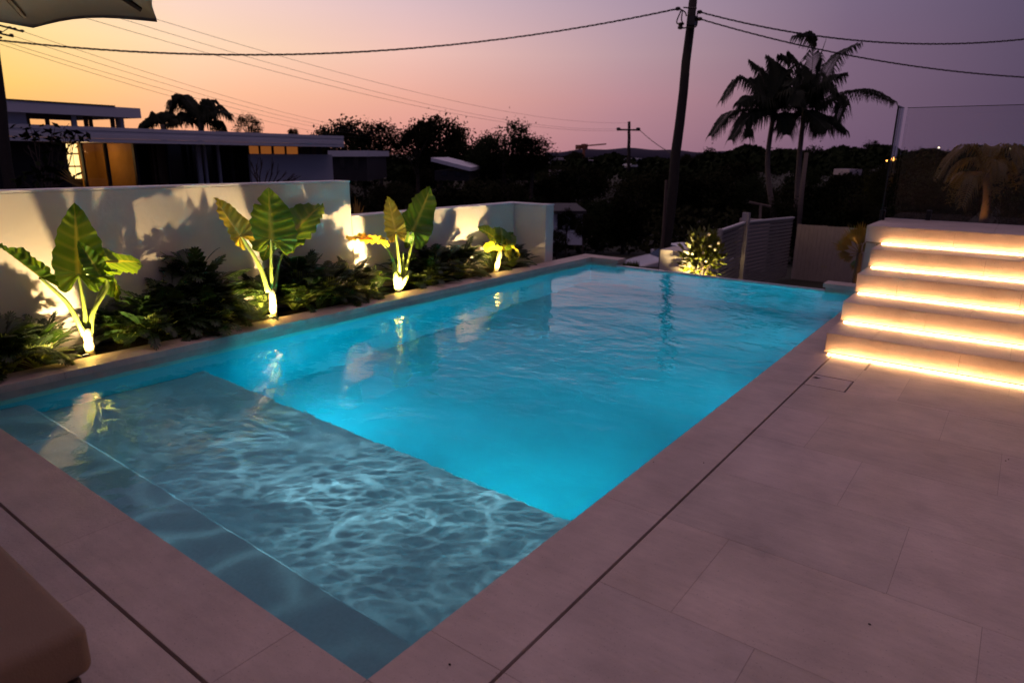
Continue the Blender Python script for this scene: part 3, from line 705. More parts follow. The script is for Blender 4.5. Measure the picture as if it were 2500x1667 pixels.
for i, (y, x, sc_, lb) in enumerate(SHR):
    root = empty('lobed_shrub', lb, 'shrub', 'lobed-leaf shrubs filling the planter')
    root.location = (x, y, -.06); root.rotation_euler = (0, 0, i*1.7); root.scale = (min(sc_, 1.2)*.95, min(sc_, 1.2)*.95, sc_)
    T4 = Matrix.LocRotScale(root.location, root.rotation_euler, root.scale); ms_ = shrub_mesh(20+i, T4); ms_[0].materials.append(M['xanadu']); ms_[1].materials.append(M['petiole'])
    for me, nm in zip(ms_, ('foliage', 'stems')):
        o = bpy.data.objects.new(nm, me); COL.objects.link(o); o.parent = root

# ------------------------------------------------------------------ parasol and day bed
UZ = 2.2; c0, c1 = onp(80, 63, 2, UZ), onp(383, 48, 2, UZ)
e_ = (c1-c0); mid = (c0+c1)/2; nrm = Vector((e_.y, -e_.x, 0)).normalized(); ap = e_.length/2/math.tan(PI/8); ctr = mid+nrm*ap; Rr = ap/math.cos(PI/8)
a0 = math.atan2(c1.y-ctr.y, c1.x-ctr.x)
um = empty('parasol', 'pale canvas parasol with dark ribs hanging over the upper left corner', 'parasol')
TOP = UZ+.62
for k in range(1):
    s = MB(); NR = 8; rings = []
    for ir in range(NR+1):
        u = ir/NR; row = []
        for a in range(8):
            for sb in range(8):
                f = sb/8; A = Vector((math.cos(a0+a*PI/4), math.sin(a0+a*PI/4), 0)); B = Vector((math.cos(a0+(a+1)*PI/4), math.sin(a0+(a+1)*PI/4), 0))
                p = A.lerp(B, f)*Rr*max(u, .02); sag = math.sin(PI*f)
                z = TOP+(UZ-TOP)*u**1.12+sag*.03*u - (0)
                p = p*(1-.035*sag*u)
                row.append(Vector((ctr.x+p.x, ctr.y+p.y, z)))
        rings.append(row)
    lip = [Vector((p.x, p.y, p.z-.014)) for p in rings[-1]]
    inner = [Vector((p.x, p.y, p.z-.006)) for p in rings[-1]]
    s.loft(rings+[lip], cap=False)
    can = s.build('canopy', 'canvas', um, smooth=True)
for a in range(8):
    A = Vector((math.cos(a0+a*PI/4), math.sin(a0+a*PI/4), 0)); s = MB()
    p0 = Vector((ctr.x, ctr.y, TOP-.05)); p1 = Vector((ctr.x, ctr.y, UZ-.012))+A*Rr*.93+Vector((0, 0, (TOP-UZ)*(1-.93**1.12)))
    s.tube([p0, p1], .015, 6); s.build('rib', 'umbrella_wood', um)
s = MB(); s.tube([(ctr.x, ctr.y, .03), (ctr.x, ctr.y, TOP+.06)], .022, 12); s.build('pole', 'umbrella_wood', um, smooth=True)
s = MB(); s.tube([(ctr.x, ctr.y, .0005), (ctr.x, ctr.y, .05)], .05, 24); s.build('base', 'dark_metal', um, bevel=.01)
s = MB(); s.sphere((ctr.x, ctr.y, TOP+.09), .035); s.build('finial', 'umbrella_wood', um, smooth=True)

db = empty('day_bed', 'soft beige upholstered bench end in the lower left corner beside the pool', 'day bed')
s = MB(); s.box(-1.75, -.315, -1.55, -.575, .262, .40); cu = s.build('cushion', 'cushion', db)
b_ = cu.modifiers.new('b', 'BEVEL'); b_.width = .028; b_.segments = 6
for p in cu.data.polygons: p.use_smooth = True
s = MB(); s.box(-1.73, -.34, -1.53, -.60, .04, .25); s.build('base', 'umbrella_wood', db, bevel=.01)
s = MB()
for x in (-1.6, -.45):
    for y in (-1.4, -.72): s.box(x-.04, x+.04, y-.04, y+.04, .0005, .04)
s.build('feet', 'black', db)

# verandah added behind the viewer, out of view, to shade the near deck
ve = empty('shade_shelter', 'flat roofed verandah on posts, unseen, added behind the viewer to shade the deck', 'shade_shelter')
s = MB(); s.box(-6, 7.4, -5.2, -1.75, 2.62, 2.85); s.build('roof', 'render_white', ve)
s = MB(); s.box(-6, 7.4, -5.2, -5.0, .001, 2.619); s.build('back_wall', 'render_white', ve)
for x in (-5.6, 7.0):
    s = MB(); s.box(x-.08, x+.08, -2.05, -1.89, .001, 2.619); s.build('post', 'fence_white', ve)

# ------------------------------------------------------------------ poles and cables
def cat(p0, p1, sag, n=40): return [p0.lerp(p1, k/n)-Vector((0, 0, sag*4*(k/n)*(1-k/n))) for k in range(n+1)]
def pole(label, p0, p1, r0, r1):
    root = empty('power_pole', label, 'utility pole', 'timber power poles'); s = MB(); n = 10
    s.tube([p0.lerp(p1, k/n)+Vector((math.sin(k*2.2)*.02, math.cos(k*1.7)*.02, 0)) for k in range(n+1)], [r0+(r1-r0)*k/n for k in range(n+1)], 12); s.build('pole', 'pole_wood', root, smooth=True); return root
DP = 22
base = at(1612, 680, DP); base.z = -3.2
mp0 = at(1631, 540, DP); mtop = at(1687, -16, DP)
d_ = (mtop-mp0); base = mp0-d_*((mp0.z+3.4)/d_.z)
mpole = pole('tall leaning timber power pole right of centre with cables fixed near its top', base, at(1692, 2, DP+.3), .19, .135)
s = MB(); s.tube([at(1616, 620, DP-.25), at(1627, 440, DP-.25)], .05, 8); s.build('conduit', 'umbrella_wood', mpole)
def blob(px, py, r, D=DP): s = MB(); c = at(px, py, D); s.sphere(c, r, 8, 6, (1.6, 1.6, 1)); return s
for px, py in ((1655, 22), (1708, 30), (1708, 47), (1662, 60), (1661, 68)): blob(px, py, .06).build('insulator', 'insulator', mpole, smooth=True)
for pts in ([(1668, 19), (1701, 21)], [(1660, 70), (1690, 67)], [(1660, 23), (1672, 30), (1676, 40)], [(1704, 30), (1702, 38), (1704, 47)], [(1703, 50), (1700, 64), (1688, 70)], [(1663, 26), (1652, 54), (1660, 60)], [(1666, 28), (1664, 50), (1670, 60)]):
    s = MB(); s.tube(bez([at(a, b, DP-.1) for a, b in pts], 5), .022, 6); s.build('bracket', 'insulator', mpole)
s = MB(); s.box(-.12, .12, -.1, .1, -.14, .14, Matrix.Translation(at(1690, 52, DP))); s.build('junction_box', 'insulator', mpole)
def cable(label, pts, r, twist=0, cat_='cable', grp='overhead cables'):
    s = MB()
    if twist:
        fine = []
        for a, b in zip(pts, pts[1:]):
            for k in range(4): fine.append(a.lerp(b, k/4))
        fine.append(pts[-1])
        for ph in range(3):
            acc = 0; pp = []
            for i, p in enumerate(fine):
                if i: acc += (p-fine[i-1]).length
                d = (fine[min(i+1, len(fine)-1)]-fine[max(i-1, 0)]).normalized(); a = d.cross(Vector((0, 0, 1))).normalized(); b = a.cross(d)
                th = acc*twist+ph*2*PI/3; pp.append(p+(a*math.cos(th)+b*math.sin(th))*r*1.6)
            s.tube(pp, r, 4)
    else: s.tube(pts, r, 5)
    return tag(s.build('overhead_cable', 'cable'), label, cat_, grp)
LD = 21
cable('thick twisted cable sagging from the tall pole to the left edge of the sky', cat(at(1655, 22, DP), at(-60, 92, LD), .90, 70), .0125, 7)
cable('upper twisted cable running right from the tall pole', cat(at(1708, 30, DP), at(3007, -16, 24), 1.30, 60), .0115, 8)
cable('lower twisted cable running right from the tall pole above the palms', cat(at(1708, 47, DP), at(3000, 180, 24), .82, 60), .0105, 8)
# left pole
lb0 = at(24, 470, LD); lt = at(-22, 40, LD); dl = lt-lb0; lbase = lb0-dl*((lb0.z+3.2)/dl.z)
lp = pole('dark timber power pole at the left edge in front of the house', lbase, lt, .19, .13)
s = MB(); s.tube([at(-70, 44, LD), at(56, 78, LD)], .03, 6); s.tube([at(-70, 66, LD), at(32, 90, LD)], .03, 6); s.build('crossarm', 'pole_wood', lp)
s = MB(); s.tube([at(0, 82, LD), at(20, 70, LD)], .012, 5); s.build('brace', 'insulator', lp)
for px, py in ((54, 76), (36, 71), (24, 68), (28, 86), (0, 92), (0, 78)): blob(px, py, .04, LD).build('insulator', 'insulator', lp)
# far pole with a crossarm
FD = 72
fp = pole('small distant power pole with a crossarm on the skyline', at(1535, 420, FD), at(1536, 298, FD), .20, .15)
s = MB(); s.tube([at(1506, 317, FD), at(1563, 318, FD)], .09, 6); s.build('crossarm', 'pole_wood', fp)
for px in (1510, 1558): blob(px, 315, .16, FD).build('insulator', 'insulator', fp)
for i, (a, b, sg) in enumerate([((-60, -92), (1535, 300), 1.3), ((-60, -66), (1508, 315), 1.3), ((-60, -36), (1562, 316), 1.5)]):
    cable(['highest thin wire falling across the sky to the distant pole', 'middle thin wire falling across the sky to the distant pole', 'lowest thin wire falling across the sky to the distant pole'][i], cat(at(*a, 20), at(*b, FD), sg), .008, grp='thin wires to the distant pole')
for i, (a, b, sg) in enumerate([((54, 77), (1010, 334), .6), ((28, 87), (990, 336), .6), ((-10, 96), (975, 338), .6), ((-10, 105), (960, 342), .7)]):
    cable(['first', 'second', 'third', 'lowest'][i]+' of four thin wires from the left pole down behind the house roof', cat(at(*a, LD), at(*b, 62), sg), .007, grp='thin wires from the left pole')
cable('short wire from the distant pole down behind the tall pole', cat(at(1562, 318, FD), at(1650, 380, 60), .2), .035)

# ------------------------------------------------------------------ neighbouring house (left)
HA, HB = at(8, 302, 22), at(842, 333, 34); he = Vector((HB.x-HA.x, HB.y-HA.y, 0)).normalized(); hn = Vector((-he.y, he.x, 0))
if hn.dot(Vector((-1, 0, 0))) < 0: hn = -hn
HM = Matrix(((he.x, hn.x, 0, HA.x), (he.y, hn.y, 0, HA.y), (0, 0, 1, 0), (0, 0, 0, 1)))
def fu(px, py, off=0):
    d = ray(px, py); o = Vector((HA.x, HA.y, 0))+hn*off; t = (o-CAM).dot(hn)/d.dot(hn); p = CAM+d*t
    return (p-Vector((HA.x, HA.y, 0))).dot(he), p.z
def U(px, off=0): return fu(px, 400, off)[0]
def Zp(px, py, off=0): return fu(px, py, off)[1]
hs = empty('modern_house', 'long modern flat-roofed house with lit rooms beyond the tall wall', 'house')
def hbox(name, m, u0, u1, d0, d1, z0, z1, parent=hs, bev=0):
    s = MB(); s.box(u0, u1, d0, d1, z0, z1, HM); return s.build(name, m, parent, bevel=bev)
zt_, zb_ = 2.30, 1.755
ur = U(842)
s = MB()
for k in range(4): s.box(-7, ur, -.02*(k % 2)-.0, .12, zb_+k*(zt_-zb_)/4+.004, zb_+(k+1)*(zt_-zb_)/4, HM)
s.build('fascia', 'house_clad', hs)
hbox('roof', 'roof_dark', -7, ur-.01, .13, 9, zt_-.2, zt_-.02)
hbox('soffit', 'house_dark', -7, ur-.02, .121, 8.9, zb_+.02, zb_+.08)
# upper storey set back
o2 = 3.0; zu1, zu0 = Zp(180, 255, o2), Zp(180, 281, o2); uu = U(360, o2)
s = MB(); s.box(-9, uu, o2, o2+6, zu0, zu1, HM); s.build('upper_roof', 'house_clad', hs)
s = MB(); s.box(-9, U(300, o2), o2-.03, o2+6.05, zu1+.001, zu1+.05, HM); s.build('roof_edge', 'roof_dark', hs)
hbox('upper_wall', 'house_clad', -9, U(100, o2), o2+.5, o2+.6, zt_-.05, zu0-.002)
hbox('upper_wall', 'house_clad', U(323, o2), U(332, o2), o2+.5, o2+.9, zt_-.05, zu0-.002)
hbox('upper_back_wall', 'timber', U(98, o2), U(165, o2), o2+5.0, o2+5.1, zt_-.05, zu0-.002)
for a, b in ((98, 106), (145, 153), (207, 219), (238, 246), (302, 310), (250, 257)):
    hbox('upper_post', 'house_clad' if a == 207 else 'timber', U(a, o2), U(b, o2), o2+.5, o2+.62, zt_-.05, zu0-.003)
hbox('upper_beam', 'timber', U(104, o2), U(207, o2), o2+.52, o2+.6, Zp(150, 290, o2), zu0-.004)
# ground-floor walls
gd = 1.6
zf = -2.6
hbox('wall', 'house_dark', -7, U(167, gd), gd, gd+.2, zf, zb_)
hbox('room_wall', 'lit_room', U(167, gd)-.5, U(336, gd)+.6, gd+3.4, gd+3.5, zf, zb_)
hbox('room_side_wall', 'lit_room', U(336, gd)+.02, U(336, gd)+.12, gd+.2, gd+3.4, zf, zb_)
hbox('room_side_wall', 'lit_room', U(167, gd)-.3, U(167, gd)-.2, gd+.2, gd+3.4, zf, zb_)
hbox('room_floor', 'timber', U(167, gd)-.3, U(336, gd)+.1, gd+.2, gd+3.4, -1.0, -.9)
gp = hbox('window_pane', 'house_glass', U(208, gd), U(332, gd), gd+.08, gd+.09, -1.0, zb_)
for a, b in ((204, 209), (262, 268), (331, 338)): hbox('mullion', 'house_dark', U(a, gd), U(b, gd), gd, gd+.16, zf, zb_-.001)
hbox('room_door', 'timber', U(286, gd)+.9, U(298, gd)+.9, gd+3.2, gd+3.39, -1.0, 1.5)
# glowing lantern shelves in the bright window
for cc, (a, b) in enumerate(((170, 190), (193, 204))):
    for rr_, (y0, y1) in enumerate(((352, 374), (378, 405), (409, 437))):
        hbox('glowing_panel', 'lantern_glow', U(a, gd), U(b, gd), gd+.3, gd+.34, Zp(190, y1, gd), Zp(190, y0, gd))
hbox('shelf_frame', 'timber', U(167, gd), U(206, gd), gd+.36, gd+.4, zf, zb_-.01)
cpt = Vector((HA.x, HA.y, 0))+he*(U(265, gd))+hn*(gd+1.8); lamp('room_lamp', 'POINT', (cpt.x, cpt.y, 1.4), (cpt.x, cpt.y, 0), 80, (1, .62, .24), shadow_soft_size=.15)
# dark glazing, posts
hbox('dark_glazing', 'car_glass', U(336, gd)+.14, U(612, gd)+2.5, gd+.9, gd+.95, zf, zb_)
for a, b, mm in ((384, 388, 'timber'), (395, 402, 'timber'), (420, 424, 'house_dark'), (493, 503, 'house_white'), (511, 516, 'house_white'), (544, 549, 'house_white'), (575, 581, 'house_dark')):
    hbox('post', mm, U(a, gd), U(b, gd), gd+.3, gd+.42, zf, zb_-.001)
hbox('timber_panel', 'timber', U(384, gd), U(424, gd), gd+.5, gd+.55, zf, zb_-.001)
zc0 = Zp(700, 377, 1.0)
hbox('end_wall', 'house_white', U(612, 1.0), U(812, 1.0), 1.0, 1.15, zf, zc0)
wx = [(614, 636), (642, 667), (674, 699), (705, 731), (737, 760), (765, 776)]
for i, (a, b) in enumerate(wx):
    w = hbox('clerestory_window', 'window_glow_orange' if i < 4 else 'timber', U(a, 1.0), U(b, 1.0), 1.06, 1.08, zc0+.01, zb_-.01)
hbox('clerestory_frame', 'house_dark', U(612, 1.0), U(790, 1.0), 1.085, 1.14, zc0+.002, zb_-.002)
hbox('wall_return', 'house_white', U(812, 1.0)-.15, U(812, 1.0), 1.151, 6, zf, zc0)

# ------------------------------------------------------------------ trees
def crown_mesh(seed, nclump=34, nleaf=46, rx=1, rz=1, ls=.10, cs=.30, gaps=True):
    r = random.Random(seed); mb = MB()
    for k in range(nclump):
        while True:
            p = Vector((r.uniform(-1, 1), r.uniform(-1, 1), r.uniform(-1, 1)))
            if p.length < 1: break
        p = p.normalized()*(p.length**.55); c = Vector((p.x*rx*.82, p.y*rx*.82, p.z*rz*.82)); s_ = cs*r.uniform(.6, 1.25)
        for j in range(nleaf):
            q_ = Vector((r.gauss(0, 1), r.gauss(0, 1), r.gauss(0, .8)))*s_*.52; o = c+q_
            a = Vector((r.uniform(-1, 1), r.uniform(-1, 1), r.uniform(-1, 1))).normalized(); b = a.orthogonal().normalized(); l = ls*r.uniform(.6, 1.5)
            mb.quad(o-a*l*.5, o+b*l*.28, o+a*l*.5, o-b*l*.28)
    return mb
CR = []
for i in range(5):
    me = crown_mesh(100+i, 42+4*i, 110, 1, (.95, 1.1, .8, 1.2, .9)[i], .085, .33).mesh('crown'); me.materials.append(M['leaf_dark' if i % 2 else 'leaf_dark2']); CR.append(me)
def trunk_mesh(seed):
    r = random.Random(seed); mb = MB(); mb.tube(bez([(0, 0, -3.2), (.03, .02, -1.6), (-.04, .03, -.6), (0, 0, .2)], 4), [.10, .095, .09, .085, .08, .075, .07, .07, .065, .06, .055, .05, .04], 7)
    for k in range(7):
        az = k*2*PI/7+r.uniform(-.4, .4); e = Vector((math.cos(az)*r.uniform(.35, .75), math.sin(az)*r.uniform(.35, .75), r.uniform(-.1, .7)))
        st0 = Vector((0, 0, r.uniform(-1.1, -.2))); mb.tube(bez([st0, st0.lerp(e, .5)+Vector((0, 0, .08)), e], 3), [.04, .035, .03, .025, .02, .015, .01], 5)
    return mb.mesh('trunk')
TRK = [trunk_mesh(i) for i in range(3)]
for me in TRK: me.materials.append(M['bark'])
ntree = [0]
def tree(label, px, topy, D, wpx, hr=1.0, group='dark trees beyond the garden'):
    i = ntree[0]; ntree[0] += 1; rad = wpx/2/FPX*D; c = at(px, topy, D); root = empty('tree', label, 'tree', group)
    me = CR[i % 5]; hz = (.95, 1.1, .8, 1.2, .9)[i % 5]*hr
    root.location = (c.x, c.y, c.z-rad*hz); root.rotation_euler = (0, 0, i*2.4); root.scale = (rad, rad, rad*hr)
    a = bpy.data.objects.new('crown', me); b = bpy.data.objects.new('trunk', TRK[i % 3])
    for o in (a, b): COL.objects.link(o); o.parent = root
    return root
TL = [(835, 298, 62, 120, 'broad bushy tree right behind the end of the house roof'), (770, 312, 66, 70, 'small tree showing above the right end of the house roof'),
 (925, 297, 58, 100, 'open-crowned tree, first of the three tall trees on the skyline'), (885, 335, 60, 90, 'lower bushy tree in front of the first tall skyline tree'),
 (1072, 283, 62, 120, 'tall round-headed tree, second of the three tall trees on the skyline'), (1015, 312, 58, 90, 'tree leaning against the left of the second tall skyline tree'),
 (1235, 283, 52, 120, 'tallest bushy tree right of centre, third of the three on the skyline'), (1300, 335, 50, 90, 'wispy tree on the right shoulder of the third tall skyline tree'), (1190, 335, 54, 80, 'dense tree on the left shoulder of the third tall skyline tree'), (1140, 345, 62, 90, 'dark tree filling the dip between the second and third skyline trees'),
 (603, 287, 48, 60, 'small conical tree poking above the middle of the house roof'), (531, 306, 48, 34, 'little round treetop between the roof palm and the conical tree'), (715, 322, 50, 24, 'tiny treetop above the house roof')]
for px, ty, D, w, lb in TL: tree(lb, px, ty-9, D, w*1.35 if w > 60 else w*1.15, group='trees on the skyline behind the house')
# ridge bumps on the right
RB = [(1735, 357, 150, 90), (1690, 372, 150, 70), (1810, 366, 150, 90), (1885, 350, 120, 80), (1850, 362, 130, 70), (1990, 352, 130, 90), (1960, 360, 130, 60), (2060, 358, 130, 90), (2130, 338, 120, 40), (2110, 362, 120, 80), (2190, 368, 120, 80), (2265, 356, 120, 70), (2330, 366, 110, 80), (2400, 362, 110, 90), (2470, 364, 110, 80), (2530, 362, 110, 90), (1405, 366, 220, 60), (1360, 380, 200, 60)]
for i, (px, ty, D, w) in enumerate(RB):
    tree('dark tree on the far right ridge, %s' % ['just right of the tall pole', 'behind the tall pole', 'left of the palm crowns', 'between the two palm trunks', 'beside the left palm trunk', 'right of the palm trunks', 'touching the right palm trunk', 'midway to the glass', 'spiky-topped, left of the glass', 'beneath the spiky-topped tree', 'behind the glass edge', 'with a pale gap behind the glass', 'behind the middle of the glass', 'left of the far orange trunk', 'right of the far orange trunk', 'at the right edge of the picture', 'beside the crane', 'left of the crane'][i], px, ty, D, w, group='trees along the far ridge')
# middle distance mass of trees
rt = random.Random(5); SIDE = ['beside', 'behind', 'in front of', 'a little below']
FILL = []
for i in range(46):
    px = 830+i*38+rt.uniform(-12, 12); D = rt.choice([34, 42, 55, 75]); ty = {34: 470, 42: 440, 55: 415, 75: 398}[D]+rt.uniform(-8, 20)
    FILL.append((px, ty, D, rt.uniform(90, 150)))
wood = MB()
for px, ty, D, w in FILL:
    if D > 50: continue
    if 1320 < px < 1460: continue
KN = ['left of the step in the wall', 'above the low wall', 'above the bend of the low wall', 'above the far pool corner', 'left of the tall pole', 'right of the tall pole', 'behind the white fence', 'behind the palm trunks', 'left of the glass', 'behind the glass', 'at the far right behind the glass']
for i, (px, ty, D, w) in enumerate(FILL):
    zone = KN[max(0, min(10, int((px-830)/160)))]
    if 1335 < px < 1450 and D < 45: ty = 405; D = 60
    tree('dark %s tree in the valley %s, %s' % (['round', 'low', 'broad', 'ragged', 'squat', 'lopsided', 'narrow', 'dense'][i % 8], zone, {34: 'nearest rank', 42: 'second rank', 55: 'third rank', 60: 'third rank', 75: 'farthest rank'}[D]), px, ty, D, w, .9, group='dark trees filling the valley')
# far woodland: uncountable
wd = MB(); rw = random.Random(9)
for k in range(26000):
    px = rw.uniform(700, 2750); far = rw.random(); D = 90+far*240
    ridge = (388 if px < 1700 else 388-22*min(1, (px-1700)/120))
    top = ridge+6*math.sin(px*.02)+5*math.sin(px*.057+1)
    py = top+(1-far)*26*rw.random()+rw.random()**2*40
    o = at(px, py, D); l = D*.0034*rw.uniform(.7, 1.8); a = Vector((rw.uniform(-1, 1), rw.uniform(-1, 1), rw.uniform(-1, 1))).normalized(); b = a.orthogonal().normalized()
    wd.quad(o-a*l, o+b*l*.8, o+a*l, o-b*l*.8)
tag(wd.build('woodland', 'leaf_dark'), 'dark wooded valley running to the horizon', 'woodland', kind='stuff')
us = MB()
for k in range(22000):
    px = rw.uniform(800, 2700); D = 24+rw.random()**1.5*60; x_, y_ = 0, 0
    p = at(px, 500, D); z = gz(p.x, p.y)+rw.random()**1.6*(1.6+.02*D)
    if 9 < p.y < 30 and -16 < p.x < 1: continue
    if p.x > .2 and p.y < 9: continue
    l = .15*rw.uniform(.5, 1.5)*(D/35); a = Vector((rw.uniform(-1, 1), rw.uniform(-1, 1), rw.uniform(-1, 1))).normalized(); b = a.orthogonal().normalized(); o = Vector((p.x, p.y, z))
    us.quad(o-a*l, o+b*l*.8, o+a*l, o-b*l*.8)
tag(us.build('undergrowth', 'leaf_dark2'), 'tangled dark undergrowth on the slope below the pool', 'undergrowth', kind='stuff')

# ------------------------------------------------------------------ palms
def frond(mb, P, r, Ln=None, nl=34, ll=.55, droop=.8, wd=.035, sweep=.5):
    """feather leaf along the curve through P: rachis and hanging leaflets"""
    c = bez(P, 10); n = len(c); mb.tube(c, [.03*(1-.8*i/(n-1)) for i in range(n)], 4, cap=False)
    tot = sum((b-a).length for a, b in zip(c, c[1:])); 
    for i in range(nl):
        u = .10+.90*i/(nl-1); f = u*(n-1); k = min(int(f), n-2); p = c[k].lerp(c[k+1], f-k); d = (c[k+1]-c[k]).normalized()
        sd_ = d.cross(Vector((0, 0, 1))); sd_ = sd_.normalized() if sd_.length > .05 else Vector((1, 0, 0)); up = sd_.cross(d)
        for sg in (-1, 1):
            l = ll*(.35+.65*math.sin(PI*min(1, .12+u*.86)))*r.uniform(.8, 1.1)
            dir_ = (sd_*sg*.8+d*sweep+up*.25).normalized(); g_ = Vector((0, 0, -1))
            m_ = p+dir_*l*.5; e2 = p+dir_*l*.85+g_*l*droop*r.uniform(.6, 1.2)
            w2 = d*wd
            mb.quad(p-w2*.5, p+w2*.5, m_+w2*.8, m_-w2*.8); mb.quad(m_-w2*.8, m_+w2*.8, e2+w2*.1, e2-w2*.1)
def palm(label, base, mid_, crown, fr, D, tr=(.13, .09), group=None, ll=.85, mleaf='palm_leaf', mtr='palm_trunk', gz_=-3.0, nl=60, wd=.05):
    root = empty('palm_tree', label, 'palm tree', group); r = random.Random(len(label))
    b, m_, c = at(*base, D), at(*mid_, D), at(*crown, D)
    dn = (b-m_).normalized(); b2 = b+dn*max(0, (b.z-gz_)/max(.2, -dn.z)) if b.z > gz_ else b
    s = MB(); pts = bez([b2, b, m_, c], 8); s.tube(pts, [tr[0]+(tr[1]-tr[0])*i/(len(pts)-1) for i in range(len(pts))], 10); s.build('trunk', mtr, root, smooth=True)
    for f_ in fr:
        pts = [c]
        for (px, py, dd) in f_: pts.append(at(px, py, D+dd))
        s = MB(); frond(s, pts, r, ll=ll, nl=nl, wd=wd); s.build('frond', mleaf, root)
    return root
cc = lambda x, y: (1700+x*.3189, 60+y*.3189)
def F(*pp): return [cc(a, b)+(d,) for a, b, d in pp]
PD = 30
palm('left of the two tall feather palms on the right', (1888, 532), (1874, 400), cc(590, 690), [
  F((480, 660, -.3), (260, 690, -.6), (115, 850, -.8)), F((500, 560, 0), (340, 420, .2), (200, 580, .3)), F((540, 540, .3), (490, 370, .5), (410, 285, .6)),
  F((600, 500, .2), (590, 330, .3), (545, 250, .4)), F((650, 520, -.4), (700, 330, -.6), (640, 240, -.8)), F((640, 600, -.5), (740, 420, -.9), (690, 470, -1.2)),
  F((540, 640, .6), (400, 600, 1.1), (330, 640, 1.3)), F((640, 690, -.4), (690, 760, -.8), (690, 840, -1)), F((500, 680, -.8), (380, 720, -1.2), (270, 880, -1.4)), F((680, 600, .6), (790, 560, .9), (800, 660, 1.2)),
  F((560, 600, .3), (460, 470, .8), (440, 420, 1)), F((520, 700, .8), (430, 760, 1.2), (400, 860, 1.3)), F((620, 560, 1), (650, 420, 1.4), (610, 350, 1.6)), F((660, 560, -1), (760, 520, -1.5), (760, 620, -1.8)), F((550, 620, -1), (430, 560, -1.5), (330, 600, -1.7))], PD, (.13, .10), 'tall feather palms behind the fence', gz_=-3.2)
palm('right of the two tall feather palms on the right, the higher crown', (1943, 532), (1952, 380), cc(830, 640), [
  F((870, 480, 0), (890, 230, 0), (850, 90, -.3), (765, 90, -.5)), F((930, 500, .3), (1060, 270, .5), (1240, 150, .8)), F((960, 600, .2), (1180, 520, .4), (1350, 525, .5), (1510, 595, .6)),
  F((950, 620, -.3), (1110, 570, -.6), (1080, 745, -.8)), F((920, 700, .4), (1020, 740, .8), (1140, 820, 1)), F((780, 520, -.3), (760, 330, -.5), (700, 220, -.6)), F((800, 560, .5), (720, 440, .8), (690, 500, 1)),
  F((860, 540, -.8), (930, 380, -1.2), (960, 280, -1.4)), F((780, 700, .5), (700, 700, .8), (620, 780, 1)), F((900, 700, -.7), (960, 760, -1), (1000, 800, -1.2)), F((900, 560, .8), (1040, 420, 1.2), (1130, 380, 1.3)),
  F((840, 560, .9), (820, 380, 1.3), (790, 300, 1.4)), F((740, 620, 1), (660, 560, 1.4), (620, 640, 1.6)), F((880, 560, -1), (990, 470, -1.5), (1060, 520, -1.7)), F((870, 700, 1), (900, 760, 1.3), (930, 830, 1.5)), F((780, 600, -1), (700, 520, -1.5), (640, 560, -1.8)), F((860, 500, 1), (900, 400, 1.6), (960, 390, 1.9))], PD+.8, (.135, .10), 'tall feather palms behind the fence', gz_=-3.2)
s = MB(); s.tube([at(*cc(925, 320), PD), at(*cc(1000, 95), PD)], [.03, .008], 5)
tag(s.build('palm_spear', 'palm_leaf'), 'thin unopened palm spear pointing up from the right palm crown', 'palm spear')
dt = empty('slender_tree', 'slender pale bare trunk leaning beside the right palm trunk', 'tree trunk'); s = MB(); s.tube([at(1950, 560, PD-1), at(1957, 470, PD-1), at(1969, 374, PD-1)], [.11, .10, .085], 10); s.build('trunk', 'palm_trunk', dt, smooth=True)
# palms above the house roof
palm('windswept palm rising behind the middle of the house roof', (489, 340), (491, 318), (490, 300), [
  [(470, 262, 0), (445, 236, .3), (418, 262, .5)], [(465, 270, .5), (430, 250, .8), (416, 275, 1)], [(480, 270, 0), (455, 240, 0), (425, 236, -.3)], [(500, 275, 0), (505, 250, 0), (520, 262, 0)], [(510, 285, .3), (535, 264, .5), (562, 288, .7)],
  [(505, 290, -.5), (530, 275, -.5), (560, 280, -1)], [(470, 295, 0), (440, 290, 0), (410, 305, 0)], [(470, 280, -.6), (450, 255, -1), (440, 245, -1.2)], [(500, 270, .5), (515, 252, 1), (500, 245, 1)], [(480, 285, 1), (450, 280, 1.4), (430, 300, 1.5)], [(510, 300, .6), (535, 300, .8), (545, 312, 1)]], 44, (.22, .16), 'palms behind the house roof', ll=1.0, gz_=-1, wd=.07)
palm('low palm cluster at the left behind the house roof', (400, 330), (400, 318), (398, 306), [
  [(385, 292, 0), (365, 296, 0), (350, 312, 0)], [(390, 290, 0), (385, 282, 0), (375, 285, 0)], [(405, 290, 0), (415, 285, 0), (430, 300, 0)], [(400, 288, 0), (408, 280, 0), (420, 284, 0)], [(380, 300, .5), (358, 302, .5), (340, 316, .5)]], 42, (.2, .16), 'palms behind the house roof', ll=.9, gz_=-1, wd=.07)

